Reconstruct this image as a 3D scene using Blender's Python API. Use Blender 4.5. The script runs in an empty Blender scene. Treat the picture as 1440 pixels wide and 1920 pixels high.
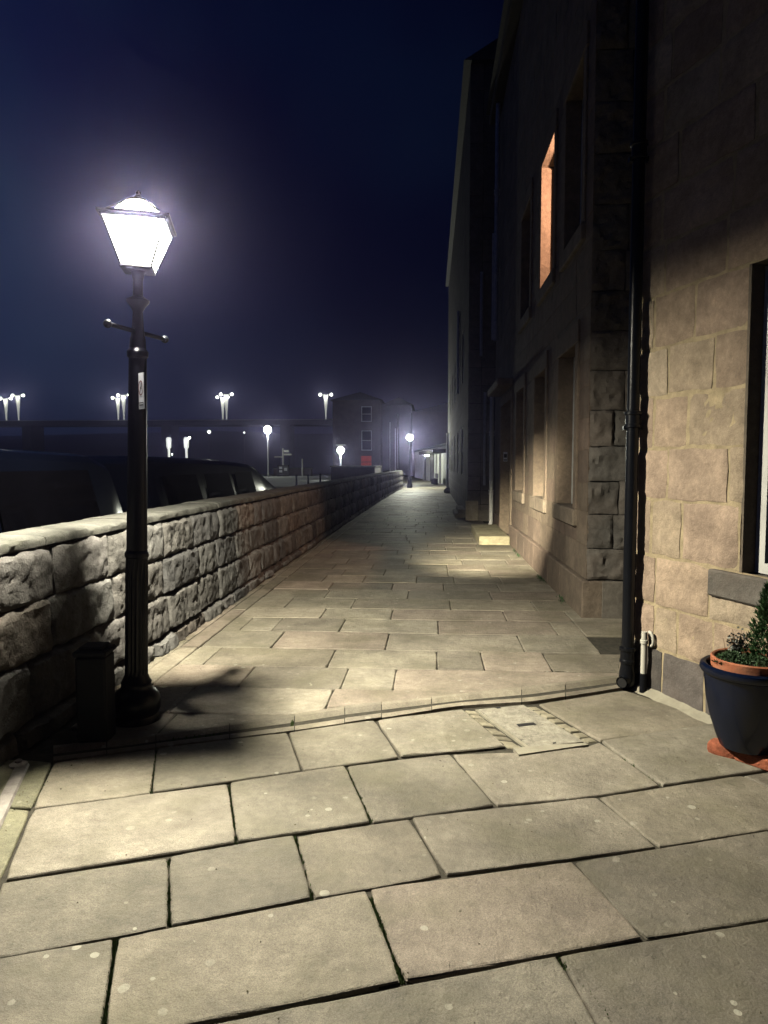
import bpy, math, random
from mathutils import Vector, noise
R = math.radians
random.seed(7)
S = bpy.context.scene
COL = S.collection

# ------------------------------------------------------------------ camera
FPX = 1340.0; CH = 1.6
YAW = math.atan(88/FPX); PIT = math.atan(90/FPX)
cam = bpy.data.objects.new('camera', bpy.data.cameras.new('camera')); COL.objects.link(cam)
cam.location = (0, 0, CH); cam.rotation_euler = (math.pi/2-PIT, 0, YAW)
cam.data.sensor_fit = 'VERTICAL'; cam.data.sensor_height = 36.0; cam.data.lens = FPX/1920*36.0
cam.data.clip_start = 0.05; cam.data.clip_end = 3000
S.camera = cam
# survey helpers: directions measured on the photograph give points on real planes of the place
FW = Vector((-math.sin(YAW)*math.cos(PIT), math.cos(YAW)*math.cos(PIT), -math.sin(PIT)))
RT = Vector((math.cos(YAW), math.sin(YAW), 0)); UP = RT.cross(FW)
CP = Vector((0, 0, CH))
def _ray(x, y): return FW+RT*((x-720)/FPX)-UP*((y-960)/FPX)
def gz(x, y, z=0.0):
    d = _ray(x, y); return CP+d*((z-CH)/d.z)
def gy(x, y, Y):
    d = _ray(x, y); return CP+d*(Y/d.y)
def gx(x, y, X):
    d = _ray(x, y); return CP+d*(X/d.x)

# ------------------------------------------------------------------ world: night sky
W = bpy.data.worlds.new('World'); S.world = W; W.use_nodes = True
nt = W.node_tree; nt.nodes.clear()
def N(t, **k):
    n = nt.nodes.new(t)
    for a, b in k.items(): setattr(n, a, b)
    return n
wo = N('ShaderNodeOutputWorld'); bg = N('ShaderNodeBackground'); tc = N('ShaderNodeTexCoord')
sep = N('ShaderNodeSeparateXYZ'); nt.links.new(tc.outputs['Generated'], sep.inputs[0])
# brighter to the left (town glow over the river), darker overhead and to the right
mx = N('ShaderNodeMath', operation='MULTIPLY_ADD'); mx.inputs[1].default_value = -.90; mx.inputs[2].default_value = .34
nt.links.new(sep.outputs['X'], mx.inputs[0])
rp = N('ShaderNodeValToRGB'); nt.links.new(mx.outputs[0], rp.inputs[0])
e = rp.color_ramp.elements
e[0].position = .10; e[0].color = (.0006, .0008, .0036, 1)
e[1].position = .82; e[1].color = (.009, .016, .052, 1)
q_ = e.new(1.0); q_.color = (.003, .005, .024, 1)
m = e.new(.56); m.color = (.0014, .0027, .017, 1)
cl = N('ShaderNodeTexNoise'); cl.inputs['Scale'].default_value = 3.4; cl.inputs['Detail'].default_value = 2.5; cl.inputs['Roughness'].default_value = .45
nt.links.new(tc.outputs['Generated'], cl.inputs['Vector'])
cr = N('ShaderNodeValToRGB'); nt.links.new(cl.outputs['Fac'], cr.inputs[0])
cr.color_ramp.elements[0].position = .42; cr.color_ramp.elements[0].color = (.62, .62, .85, 1)
cr.color_ramp.elements[1].position = .68; cr.color_ramp.elements[1].color = (1.7, 2.2, 1.4, 1)
mm = N('ShaderNodeMix', data_type='RGBA', blend_type='MULTIPLY'); mm.inputs[0].default_value = 1
nt.links.new(rp.outputs[0], mm.inputs[6]); nt.links.new(cr.outputs[0], mm.inputs[7])
nt.links.new(mm.outputs[2], bg.inputs[0]); bg.inputs[1].default_value = 1.0
nt.links.new(bg.outputs[0], wo.inputs[0])

# ------------------------------------------------------------------ render settings
S.view_settings.view_transform = 'Standard'; S.view_settings.look = 'None'
S.view_settings.exposure = 0.0; S.view_settings.gamma = 1
S.render.engine = 'CYCLES'
cy = S.cycles
cy.use_denoising = True; cy.max_bounces = 5; cy.diffuse_bounces = 1; cy.glossy_bounces = 2
cy.transparent_max_bounces = 12; cy.volume_bounces = 0; cy.sample_clamp_indirect = 0.11; cy.sample_clamp_direct = 0
cy.use_light_tree = True; cy.caustics_reflective = False; cy.caustics_refractive = False

LAMP_POWER = 1550.0
BEAM_POWER = 34000.0

# ------------------------------------------------------------------ materials
def mat(name, base=(.3, .3, .3), rough=.8, metal=0, var=.3, scale=6, bump=.2, bscale=60, col=False, emis=None, estr=0,
        tint=None, tscale=1.5, tamt=.5, spots=None, spec=.5, coat=0, bdist=.01, grain=0.0):
    m = bpy.data.materials.new(name); m.use_nodes = True
    t = m.node_tree; b = t.nodes['Principled BSDF']; L = t.links.new
    b.inputs['Roughness'].default_value = rough; b.inputs['Metallic'].default_value = metal
    b.inputs['Specular IOR Level'].default_value = spec; b.inputs['Coat Weight'].default_value = coat
    g = t.nodes.new('ShaderNodeNewGeometry')
    def nz(s, d=4, r=.6):
        n = t.nodes.new('ShaderNodeTexNoise'); n.inputs['Scale'].default_value = s; n.inputs['Detail'].default_value = d
        n.inputs['Roughness'].default_value = r; L(g.outputs['Position'], n.inputs['Vector']); return n
    if col:
        a = t.nodes.new('ShaderNodeAttribute'); a.attribute_name = 'Col'; src = a.outputs['Color']
    else:
        c = t.nodes.new('ShaderNodeRGB'); c.outputs[0].default_value = (*base, 1); src = c.outputs[0]
    def mul(src, fac_out, lo, hi, p0=.3, p1=.7):
        mr = t.nodes.new('ShaderNodeMapRange'); L(fac_out, mr.inputs[0])
        mr.inputs[1].default_value = p0; mr.inputs[2].default_value = p1; mr.inputs[3].default_value = lo; mr.inputs[4].default_value = hi
        x = t.nodes.new('ShaderNodeVectorMath'); x.operation = 'SCALE'; L(src, x.inputs[0]); L(mr.outputs[0], x.inputs['Scale']); return x.outputs[0]
    if var: src = mul(src, nz(scale, 6, .65).outputs['Fac'], 1-var, 1+var)
    if grain:
        src = mul(src, nz(260, 2, .7).outputs['Fac'], 1-grain, 1+grain)
        src = mul(src, nz(22, 5, .75).outputs['Fac'], .80, 1.20); src = mul(src, nz(1.3, 4, .65).outputs['Fac'], .72, 1.18)
    if tint:
        n = nz(tscale, 5, .6); mr = t.nodes.new('ShaderNodeMapRange'); L(n.outputs['Fac'], mr.inputs[0])
        mr.inputs[1].default_value = .48; mr.inputs[2].default_value = .72; mr.inputs[3].default_value = 0; mr.inputs[4].default_value = tamt
        x = t.nodes.new('ShaderNodeMix'); x.data_type = 'RGBA'; L(mr.outputs[0], x.inputs[0]); L(src, x.inputs[6]); x.inputs[7].default_value = (*tint, 1); src = x.outputs[2]
    if spots:
        v = t.nodes.new('ShaderNodeTexVoronoi'); v.inputs['Scale'].default_value = spots[1]
        dn = nz(30, 2); ad = t.nodes.new('ShaderNodeVectorMath'); ad.operation = 'MULTIPLY_ADD'
        L(dn.outputs['Color'], ad.inputs[0]); ad.inputs[1].default_value = (.010,)*3; L(g.outputs['Position'], ad.inputs[2]); L(ad.outputs[0], v.inputs['Vector'])
        # random size per cell
        sc = t.nodes.new('ShaderNodeSeparateColor'); L(v.outputs['Color'], sc.inputs[0])
        th = t.nodes.new('ShaderNodeMapRange'); L(sc.outputs[0], th.inputs[0]); th.inputs[1].default_value = .45; th.inputs[2].default_value = 1; th.inputs[3].default_value = 0; th.inputs[4].default_value = spots[2]
        lt = t.nodes.new('ShaderNodeMath'); lt.operation = 'LESS_THAN'; L(v.outputs['Distance'], lt.inputs[0]); L(th.outputs[0], lt.inputs[1])
        ms = t.nodes.new('ShaderNodeMath'); ms.operation = 'MULTIPLY'; mk = t.nodes.new('ShaderNodeMapRange'); L(nz(1.6, 3, .6).outputs['Fac'], mk.inputs[0]); mk.inputs[1].default_value = .46; mk.inputs[2].default_value = .60; mk.inputs[3].default_value = .0; mk.inputs[4].default_value = spots[3]; L(lt.outputs[0], ms.inputs[0]); L(mk.outputs[0], ms.inputs[1])
        x = t.nodes.new('ShaderNodeMix'); x.data_type = 'RGBA'; L(ms.outputs[0], x.inputs[0]); L(src, x.inputs[6]); x.inputs[7].default_value = (*spots[0], 1); src = x.outputs[2]
    L(src, b.inputs['Base Color'])
    if bump:
        bn = t.nodes.new('ShaderNodeBump'); bn.inputs['Strength'].default_value = bump; bn.inputs['Distance'].default_value = bdist
        L(nz(bscale, 7, .7).outputs['Fac'], bn.inputs['Height'])
        b2 = t.nodes.new('ShaderNodeBump'); b2.inputs['Strength'].default_value = bump*.8; b2.inputs['Distance'].default_value = bdist*2.5
        L(nz(bscale/7, 5, .6).outputs['Fac'], b2.inputs['Height']); L(bn.outputs[0], b2.inputs['Normal']); L(b2.outputs[0], b.inputs['Normal'])
    if emis:
        b.inputs['Emission Color'].default_value = (*emis, 1); b.inputs['Emission Strength'].default_value = estr
    return m
M = {}
M['slab'] = mat('sandstone_flags', col=True, rough=.60, var=.26, scale=4.2, bump=.75, bscale=110, tint=(.15, .14, .085), tscale=1.9, tamt=.65, spots=((.50, .48, .39), 13.0, .25, .75), grain=.4, bdist=.008)
M['slab_plain'] = mat('far_flags', col=True, rough=.72, var=.25, scale=3, bump=.5, bscale=60, tint=(.16, .15, .10), tamt=.5, grain=.15)
M['bed'] = mat('joint_soil', (.05, .045, .032), .95, var=.5, scale=20, bump=.6, bscale=80)
M['moss'] = mat('moss', (.045, .085, .012), .95, var=.5, scale=60, bump=.8, bscale=150)
M['rock'] = mat('rock_faced_stone', col=True, rough=.88, var=.34, scale=9, bump=.85, bscale=55, tint=(.10, .095, .085), tscale=4, tamt=.55, spots=((.55, .54, .46), 26, .22, .4), grain=.25, bdist=.012)
M['joint_dark'] = mat('dark_joint', (.05, .045, .035), .95, var=.4, scale=15, bump=.6, bscale=60)
M['ashlar'] = mat('ashlar_sandstone', col=True, rough=.85, var=.26, scale=5, bump=.8, bscale=75, tint=(.12, .09, .07), tscale=2.6, tamt=.5, grain=.25, bdist=.009, spots=((.10, .075, .055), 22, .10, .7))
M['mortar'] = mat('yellow_lime_mortar', (.46, .37, .23), .9, var=.3, scale=9, bump=.8, bscale=60)
M['ashlar_mortar'] = mat('ashlar_mortar', (.20, .15, .10), .9, var=.3, scale=9, bump=.5, bscale=60)
M['cap'] = mat('coping_stone', (.15, .15, .132), .88, var=.35, scale=7, bump=.8, bscale=50, tint=(.12, .12, .09), tscale=3, tamt=.6, spots=((.5, .5, .42), 18, .3, .5), grain=.25)
M['black'] = mat('black_gloss_paint', (.005, .006, .009), .30, var=.2, scale=12, bump=.12, bscale=40, spec=.22)
M['blackdull'] = mat('black_dull_paint', (.006, .007, .010), .6, var=.2, scale=12, bump=.12, bscale=40, spec=.12)
M['white'] = mat('white_paint', (.72, .72, .68), .45, var=.12, scale=10, bump=.1, bscale=40)
M['plastic'] = mat('white_plastic', (.70, .68, .58), .35, var=.1, scale=14, bump=.05, bscale=40)
M['greypipe'] = mat('grey_painted_iron', (.58, .59, .60), .5, var=.2, scale=10, bump=.1, bscale=40)
M['blue'] = mat('blue_glaze', (.002, .0055, .020), .24, var=.25, scale=8, bump=.05, bscale=20, coat=.1)
M['terra'] = mat('terracotta', (.42, .14, .065), .8, var=.3, scale=12, bump=.4, bscale=70, tint=(.45, .30, .2), tamt=.4, tscale=8)
M['brick'] = mat('red_brick', (.40, .12, .06), .88, var=.35, scale=18, bump=.8, bscale=60, grain=.3)
M['soil'] = mat('compost', (.02, .014, .01), .95, var=.4, scale=40, bump=.8, bscale=80)
M['leafd'] = mat('juniper_leaf', (.025, .075, .018), .7, var=.5, scale=25, bump=0)
M['leafh'] = mat('heather_leaf', (.04, .085, .03), .7, var=.5, scale=35, bump=0)
M['leafs'] = mat('silver_leaf', (.36, .38, .34), .6, var=.6, scale=60, bump=0)
M['leafk'] = mat('dark_leaf', (.03, .035, .03), .6, var=.5, scale=40, bump=0)
M['stem'] = mat('brown_stem', (.14, .08, .04), .8, var=.3, scale=20, bump=0)
M['cover'] = mat('aggregate_concrete', (.34, .315, .25), .85, var=.30, scale=16, bump=.8, bscale=90, spots=((.10, .085, .07), 60, .62, .95), grain=.35)
M['mortarpale'] = mat('pale_cement', (.34, .315, .24), .85, var=.15, scale=12, bump=.4, bscale=60)
M['rubble'] = mat('rubble_fill', (.27, .25, .19), .9, var=.5, scale=30, bump=.9, bscale=60)
M['slot'] = mat('dark_slot', (.012, .012, .012), .8, var=.2, bump=0)
M['glass'] = mat('dark_window_glass', (.001, .001, .0015), .06, var=0, bump=0, spec=.35)
M['asphalt'] = mat('asphalt', (.050, .050, .052), .85, var=.3, scale=2, bump=.5, bscale=40)
M['quay'] = mat('quay_concrete', (.30, .30, .28), .8, var=.3, scale=.4, bump=.4, bscale=8)
M['water'] = mat('river_water', (.004, .008, .016), .12, var=0, bump=.5, bscale=3, bdist=.05)
M['land'] = mat('dark_earth', (.03, .035, .03), .95, var=.4, scale=.3, bump=.3, bscale=3)
M['stonefar'] = mat('far_stone', (.11, .085, .07), .9, var=.3, scale=1.2, bump=.4, bscale=12)
M['stonedark'] = mat('far_dark_stone', (.06, .055, .052), .9, var=.3, scale=1.2, bump=.4, bscale=12)
M['render_white'] = mat('pale_painted_wall', (.66, .66, .60), .8, var=.18, scale=1.6, bump=.3, bscale=20)
M['van'] = mat('dark_navy_car_paint', (.0008, .0012, .003), .22, var=.1, scale=5, bump=0, coat=.0, spec=.12)
M['tyre'] = mat('tyre_rubber', (.015, .015, .015), .85, var=.2, bump=.2)
M['globe'] = mat('lit_globe', (.9, .9, .85), .4, var=0, bump=0, emis=(.93, .97, .82), estr=16)
M['bulbwhite'] = mat('lit_bridge_head', (.9, .9, .85), .4, var=0, bump=0, emis=(.95, 1, .82), estr=10)
M['opal'] = mat('opal_glass_dome', (.9, .9, .88), .3, var=0, bump=0, emis=(1, .98, .86), estr=3.5)
M['column'] = mat('white_column_painted_glow', (.8, .8, .76), .5, var=.05, bump=0, emis=(.9, .92, .80), estr=.45)  # emission stands in for lamplight falling on the columns
M['redlit'] = mat('red_lit_curtain', (.5, .08, .05), .8, var=.25, scale=6, bump=0, emis=(.62, .10, .07), estr=.2)
M['warm'] = mat('warm_room_plaster', (.65, .5, .32), .8, var=.1, bump=0)
M['signwhite'] = mat('white_sign_face', (.80, .81, .84), .5, var=.08, scale=30, bump=0)
M['signdark'] = mat('dark_sign_print', (.03, .03, .035), .6, var=0, bump=0)
M['signred'] = mat('faded_red_print', (.22, .09, .09), .6, var=.2, scale=40, bump=0)
M['slate'] = mat('slate_roof', (.04, .042, .05), .7, var=.3, scale=5, bump=.4, bscale=10)
M['silver'] = mat('galvanised_strip', (.36, .33, .30), .5, metal=.2, var=.35, scale=14, bump=.3, bscale=50)
# lantern glass: frosted panes that glow and let the lamp's light through
g = bpy.data.materials.new('frosted_lantern_glass'); g.use_nodes = True; t = g.node_tree; t.nodes.clear()
o_ = t.nodes.new('ShaderNodeOutputMaterial'); tr = t.nodes.new('ShaderNodeBsdfTransparent'); em = t.nodes.new('ShaderNodeEmission')
em.inputs[0].default_value = (1, .98, .88, 1); em.inputs[1].default_value = 1.1
nn = t.nodes.new('ShaderNodeTexNoise'); nn.inputs['Scale'].default_value = 14; nn.inputs['Detail'].default_value = 5; gg = t.nodes.new('ShaderNodeNewGeometry'); t.links.new(gg.outputs['Position'], nn.inputs['Vector'])
mr = t.nodes.new('ShaderNodeMapRange'); t.links.new(nn.outputs['Fac'], mr.inputs[0]); mr.inputs[3].default_value = .9; mr.inputs[4].default_value = 2.6; t.links.new(mr.outputs[0], em.inputs[1])
ad = t.nodes.new('ShaderNodeAddShader'); t.links.new(tr.outputs[0], ad.inputs[0]); t.links.new(em.outputs[0], ad.inputs[1]); t.links.new(ad.outputs[0], o_.inputs[0])
M['lglass'] = g

# ------------------------------------------------------------------ mesh builder
class MB:
    def __init__(s): s.v = []; s.f = []; s.m = []; s.c = []
    def add(s, vs, fs, mi=0, col=(1, 1, 1)):
        o = len(s.v); s.v += [tuple(p) for p in vs]; s.f += [tuple(i+o for i in f) for f in fs]
        s.m += [mi]*len(fs); s.c += [(*col, 1)]*len(vs)
    def box(s, a, b, mi=0, T=None, col=(1, 1, 1), bev=0.0):
        x0, y0, z0 = [min(p, q) for p, q in zip(a, b)]; x1, y1, z1 = [max(p, q) for p, q in zip(a, b)]
        if bev <= 0:
            vs = [(x, y, z) for z in (z0, z1) for y in (y0, y1) for x in (x0, x1)]
            fs = [(0, 2, 3, 1), (4, 5, 7, 6), (0, 1, 5, 4), (2, 6, 7, 3), (0, 4, 6, 2), (1, 3, 7, 5)]
        else:
            e = min(bev, (x1-x0)*.45, (y1-y0)*.45, (z1-z0)*.45); vs = []; fs = []
            def ring(i, z): return [(x0+i, y0+e if i == 0 else y0+i, z)]
            def oct_(i, z):
                q = e if i == 0 else 0
                return [(x0+i+q, y0+i, z), (x1-i-q, y0+i, z), (x1-i, y0+i+q, z), (x1-i, y1-i-q, z), (x1-i-q, y1-i, z), (x0+i+q, y1-i, z), (x0+i, y1-i-q, z), (x0+i, y0+i+q, z)]
            vs = oct_(e, z0)+oct_(0, z0+e)+oct_(0, z1-e)+oct_(e, z1)
            for k in range(3):
                for j in range(8): fs.append((k*8+j, k*8+(j+1) % 8, k*8+8+(j+1) % 8, k*8+8+j))
            fs.append(tuple(range(7, -1, -1))); fs.append(tuple(range(24, 32)))
        if T: vs = [T(Vector(p)) for p in vs]
        s.add(vs, fs, mi, col)
    def tube(s, pts, rad, n=12, mi=0, cap=True, col=(1, 1, 1)):
        pts = [Vector(p) for p in pts]; rad = rad if isinstance(rad, (list, tuple)) else [rad]*len(pts)
        vs = []; fs = []; ref = None
        for i, p in enumerate(pts):
            d = (pts[min(i+1, len(pts)-1)]-pts[max(i-1, 0)])
            if d.length < 1e-9: d = Vector((0, 0, 1))
            d.normalize()
            if ref is None: ref = Vector((1, 0, 0)) if abs(d.x) < .9 else Vector((0, 1, 0))
            a = (ref-d*ref.dot(d)).normalized(); b = d.cross(a); ref = a
            for k in range(n):
                an = 2*math.pi*k/n; vs.append(p+(a*math.cos(an)+b*math.sin(an))*rad[i])
        for i in range(len(pts)-1):
            for k in range(n): fs.append((i*n+k, i*n+(k+1) % n, (i+1)*n+(k+1) % n, (i+1)*n+k))
        if cap: fs.append(tuple(range(n-1, -1, -1))); fs.append(tuple((len(pts)-1)*n+k for k in range(n)))
        s.add(vs, fs, mi, col)
    def lathe(s, prof, c=(0, 0, 0), n=32, mi=0, flute=None, col=(1, 1, 1), cap=True):
        vs = []; fs = []
        for r, z in prof:
            for k in range(n):
                an = 2*math.pi*k/n; rr = r
                if flute and flute[0] <= z <= flute[1]: rr = r*(1-.12*(k % 2))
                vs.append((c[0]+rr*math.cos(an), c[1]+rr*math.sin(an), c[2]+z))
        for i in range(len(prof)-1):
            for k in range(n): fs.append((i*n+k, i*n+(k+1) % n, (i+1)*n+(k+1) % n, (i+1)*n+k))
        if cap: fs.append(tuple(range(n-1, -1, -1))); fs.append(tuple((len(prof)-1)*n+k for k in range(n)))
        s.add(vs, fs, mi, col)
    def quad(s, a, b, c, d, mi=0, col=(1, 1, 1)): s.add([a, b, c, d], [(0, 1, 2, 3)], mi, col)
    def ball(s, c, r, mi=0, n=12):
        pr = [(max(1e-4, r*math.sin(math.pi*i/n)), -r*math.cos(math.pi*i/n)) for i in range(n+1)]
        s.lathe(pr, c, 2*n, mi)
    def build(s, name, mats, parent=None, smooth=False, at=None):
        me = bpy.data.meshes.new(name)
        org = Vector(at) if at else Vector((0, 0, 0))
        me.from_pydata([tuple(Vector(p)-org) for p in s.v], [], s.f)
        for k in (mats if isinstance(mats, (list, tuple)) else [mats]): me.materials.append(M[k] if isinstance(k, str) else k)
        me.polygons.foreach_set('material_index', s.m)
        ca = me.color_attributes.new('Col', 'FLOAT_COLOR', 'POINT')
        ca.data.foreach_set('color', [x for c in s.c for x in c])
        if smooth:
            me.polygons.foreach_set('use_smooth', [True]*len(s.f))
            try: me.set_sharp_from_angle(angle=R(40))
            except Exception: pass
        me.update(); o = bpy.data.objects.new(name, me); COL.objects.link(o); o.location = org
        if parent: o.parent = parent
        return o
def tag(o, label=None, cat=None, group=None, kind=None):
    for k, v in (('label', label), ('category', cat), ('group', group), ('kind', kind)):
        if v: o[k] = v
    return o
def thing(name, label, cat, loc=(0, 0, 0), rz=0, group=None):
    o = bpy.data.objects.new(name, None); COL.objects.link(o); o.location = loc; o.rotation_euler = (0, 0, rz); o.empty_display_size = .2
    return tag(o, label, cat, group)
def copy_tree(o, parent=None):
    c = o.copy(); COL.objects.link(c); c.parent = parent
    for ch in [x for x in bpy.data.objects if x.parent == o]: copy_tree(ch, c)
    return c
def light(name, loc, power, color=(1, .93, .74), rad=.06, parent=None):
    l = bpy.data.lights.new(name, 'POINT'); l.energy = power; l.color = color; l.shadow_soft_size = rad
    o = bpy.data.objects.new(name, l); COL.objects.link(o); o.location = loc
    if parent: o.parent = parent
    return o

# ------------------------------------------------------------------ masonry
def masonry(mb, O, U, Nn, courses, joints, openings=(), gap=.008, bulge=.01, rough=.004, edge=.004, cell=.05, depth=.03,
            pal=None, batter=0.0, pw=6, seed=0, round_=.0, wob=0.0, mortar_depth=None, clip=None, lowboost=0.0, lod=None):
    """stone blocks as relief on a vertical face.  O origin, U along, Nn outward.  joints(i) -> list of u positions"""
    rnd = random.Random(seed); O = Vector(O); U = Vector(U).normalized(); Nn = Vector(Nn).normalized()
    md = depth if mortar_depth is None else mortar_depth
    def P(u, z, h): return O+U*u+Nn*(h-batter*z)+Vector((0, 0, z))
    for i in range(len(courses)-1):
        z0, z1 = courses[i], courses[i+1]; js = joints(i, rnd)
        segs = [(js[k], js[k+1]) for k in range(len(js)-1)]
        out = []
        for a, b in segs:
            cur = [(a, b)]
            for (u0, u1, w0, w1) in openings:
                if z1 <= w0+.01 or z0 >= w1-.01: continue
                nx = []
                for p, q in cur:
                    if q <= u0 or p >= u1: nx.append((p, q)); continue
                    if p < u0-.02: nx.append((p, u0))
                    if q > u1+.02: nx.append((u1, q))
                cur = nx
            out += cur
        for a, b in out:
            zc = (z0+z1)/2
            # mortar bed behind the block
            mb.quad(P(a, z0, -md), P(b, z0, -md), P(b, z1, -md), P(a, z1, -md), 1)
            col = pal(rnd, i, a, b) if pal else (.3, .3, .3)
            g = gap*rnd.uniform(.7, 1.3)
            c = cell if not lod else lod((a+b)/2)
            nu = max(2, int((b-a)/c)); nz_ = max(2, int((z1-z0)/c))
            off = rnd.uniform(-1, 1)*wob; sd = rnd.uniform(0, 100)
            ti = rnd.uniform(-.5, .5)*wob; vs = []
            bg_ = bulge*rnd.uniform(.6, 1.35)*(1+lowboost*(len(courses)-2-i))
            for jz in range(nz_+1):
                for iu in range(nu+1):
                    s_, t_ = iu/nu*2-1, jz/nz_*2-1
                    u = a+g+(b-a-2*g)*iu/nu; z = z0+g+(z1-z0-2*g)*jz/nz_
                    # rounded corners + ragged edges
                    if round_:
                        k = 1-round_*(s_*s_)*(t_*t_); cu, cz = (a+b)/2, (z0+z1)/2
                        mu = min(1.0, (z1-z0)/(b-a))
                        u = cu+(u-cu)*(1-(1-k)*mu); z = cz+(z-cz)*k
                    n1 = noise.noise(Vector((u*7+sd, z*7, sd)))
                    n2 = noise.noise(Vector((u*7, z*7+sd, sd+9)))
                    u += edge*n1*1.6*abs(s_)**3; z += edge*n2*1.6*abs(t_)**3
                    prof = (1-abs(s_)**pw)*(1-abs(t_)**pw)
                    f = noise.fractal(Vector((u*5+sd, z*5, sd)), .9, 2.1, 4)
                    f2 = noise.fractal(Vector((u*23+sd, z*23, sd+4)), .7, 2.1, 4)
                    h = off+ti*s_+bg_*(prof**.55 if prof > 0 else 0)+rough*(f*1.5+f2*.9)*(.3+.7*prof)
                    if clip: u = min(max(u, clip[0]), clip[1])
                    vs.append(P(u, z, h))
            fs = [(jz*(nu+1)+iu, jz*(nu+1)+iu+1, (jz+1)*(nu+1)+iu+1, (jz+1)*(nu+1)+iu) for jz in range(nz_) for iu in range(nu)]
            # skirt back to the mortar
            ring = [iu for iu in range(nu+1)]+[jz*(nu+1)+nu for jz in range(1, nz_+1)]+[nz_*(nu+1)+iu for iu in range(nu-1, -1, -1)]+[jz*(nu+1) for jz in range(nz_-1, 0, -1)]
            base = len(vs)
            for r_ in ring: vs.append(Vector(vs[r_])-Nn*(depth+bg_*.2+.004))
            for q in range(len(ring)):
                q2 = (q+1) % len(ring); fs.append((ring[q], base+q, base+q2, ring[q2]))
            mb.add(vs, fs, 0, col)
def rand_joints(u0, u1, w0, w1):
    def f(i, rnd):
        js = [u0]; 
        while js[-1] < u1-w1: js.append(js[-1]+rnd.uniform(w0, w1))
        if u1-js[-1] > w1*1.2: js.append((js[-1]+u1)/2)
        js.append(u1); return js
    return f

# ================================================================== GROUND
b = MB(); b.quad((-2500, -60, -4.6), (2500, -60, -4.6), (2500, 2600, -4.6), (-2500, 2600, -4.6)); tag(b.build('water', 'water'), kind='structure')
b = MB(); b.box((-70, -40, -5), (90, 112, -.06)); tag(b.build('ground', 'asphalt'), kind='structure')
b = MB()   # quayside deck seen in the lamplight beyond the wall
b.box((-45, 52, -.055), (-3.2, 111.8, -.01)); tag(b.build('quay_pavement', 'quay'), kind='structure')
b = MB()
b.quad((-2.72, -6, -.016), (60, -6, -.016), (60, 111, -.016), (-2.72, 111, -.016)); tag(b.build('paving_bed', 'bed'), kind='structure')
# far bank
b = MB(); n = 60; vs = []; fs = []
for j in range(5):
    for i in range(n+1):
        x = -900+i*30; y = 420+j*70
        h = -4.7 if j == 0 else (6+10*j*.6+7*noise.noise(Vector((i*.23, j*.4, 3))))*(1 if j < 4 else 1.1)
        vs.append((x, y, h))
for j in range(4):
    for i in range(n): fs.append((j*(n+1)+i, j*(n+1)+i+1, (j+1)*(n+1)+i+1, (j+1)*(n+1)+i))
b.add(vs, fs); tag(b.build('hills', 'land', smooth=True), kind='structure')

# ------------------------------------------------------------------ flagstones
ROW_SHADE = [1.0]   # per-row colour scale, paints the light's fall-off toward the foreground
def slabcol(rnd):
    k = rnd.uniform(.76, 1.18)*ROW_SHADE[0]; c = rnd.choice([(.325, .288, .220), (.315, .285, .222), (.33, .292, .222), (.300, .268, .21), (.322, .272, .215), (.290, .262, .20)])
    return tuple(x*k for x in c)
def slab(mb, poly, gap=.006, top=None, tilt=None, col=None, th=.05, rnd=random, ragged=True):
    P = [Vector((p[0], p[1], 0)) for p in poly]
    ar = sum(P[i].x*P[(i+1) % len(P)].y-P[(i+1) % len(P)].x*P[i].y for i in range(len(P)))
    if ar < 0: P.reverse()
    if abs(ar) < .004: return
    c = sum(P, Vector())/len(P)
    g = gap*rnd.uniform(.25, 1.7)
    def inset(d):
        out = []; n = len(P)
        for i in range(n):
            a, p, q = P[i-1], P[i], P[(i+1) % n]
            e1 = (p-a).normalized(); e2 = (q-p).normalized()
            n1 = Vector((-e1.y, e1.x, 0)); n2 = Vector((-e2.y, e2.x, 0))
            k = n1+n2; k = k/max(.25, k.dot(n1)) if k.length > .01 else n1
            out.append(p+k*d)
        # subdivide edges for a slightly worn outline
        res = []
        for i in range(n):
            p, q = out[i], out[(i+1) % n]; L = (q-p).length; m = max(1, int(L/.08)) if ragged else 1
            for k in range(m): 
                r_ = p.lerp(q, k/m)
                if ragged:
                    w = noise.noise(r_*9)*.004; nn_ = (q-p).normalized(); r_ = r_+Vector((-nn_.y, nn_.x, 0))*w
                    if k == 0: r_ = r_+(c-r_).normalized()*.008
                res.append(r_)
        return res
    z = (rnd.uniform(-.005, .005) if top is None else top); tx, ty = (rnd.uniform(-.004, .004), rnd.uniform(-.004, .004)) if tilt is None else tilt
    rings = [(0, -.05), (0, -.008), (.0035, -.0025), (.010, 0)]
    vs = []; n = None
    for d, dz in rings:
        r_ = inset(g+d); n = len(r_)
        for p in r_: vs.append((p.x, p.y, z+dz+tx*(p.x-c.x)+ty*(p.y-c.y)))
    fs = []
    for k in range(len(rings)-1):
        for i in range(n): fs.append((k*n+i, k*n+(i+1) % n, (k+1)*n+(i+1) % n, (k+1)*n+i))
    fs.append(tuple((len(rings)-1)*n+i for i in range(n)))
    mb.add(vs, fs, 0, col or slabcol(rnd))
def interp(pl, x):
    if x <= pl[0][0]: (x0, y0), (x1, y1) = pl[0], pl[1]
    elif x >= pl[-1][0]: (x0, y0), (x1, y1) = pl[-2], pl[-1]
    else:
        for k in range(len(pl)-1):
            if pl[k][0] <= x <= pl[k+1][0]: (x0, y0), (x1, y1) = pl[k], pl[k+1]; break
    return y0+(y1-y0)*(x-x0)/(x1-x0)
KL = [(105, 1428), (300, 1402), (547, 1372), (733, 1345), (827, 1330), (867, 1325), (999, 1317), (1124, 1298), (1170, 1290)]   # near edge of the channel stones
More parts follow.
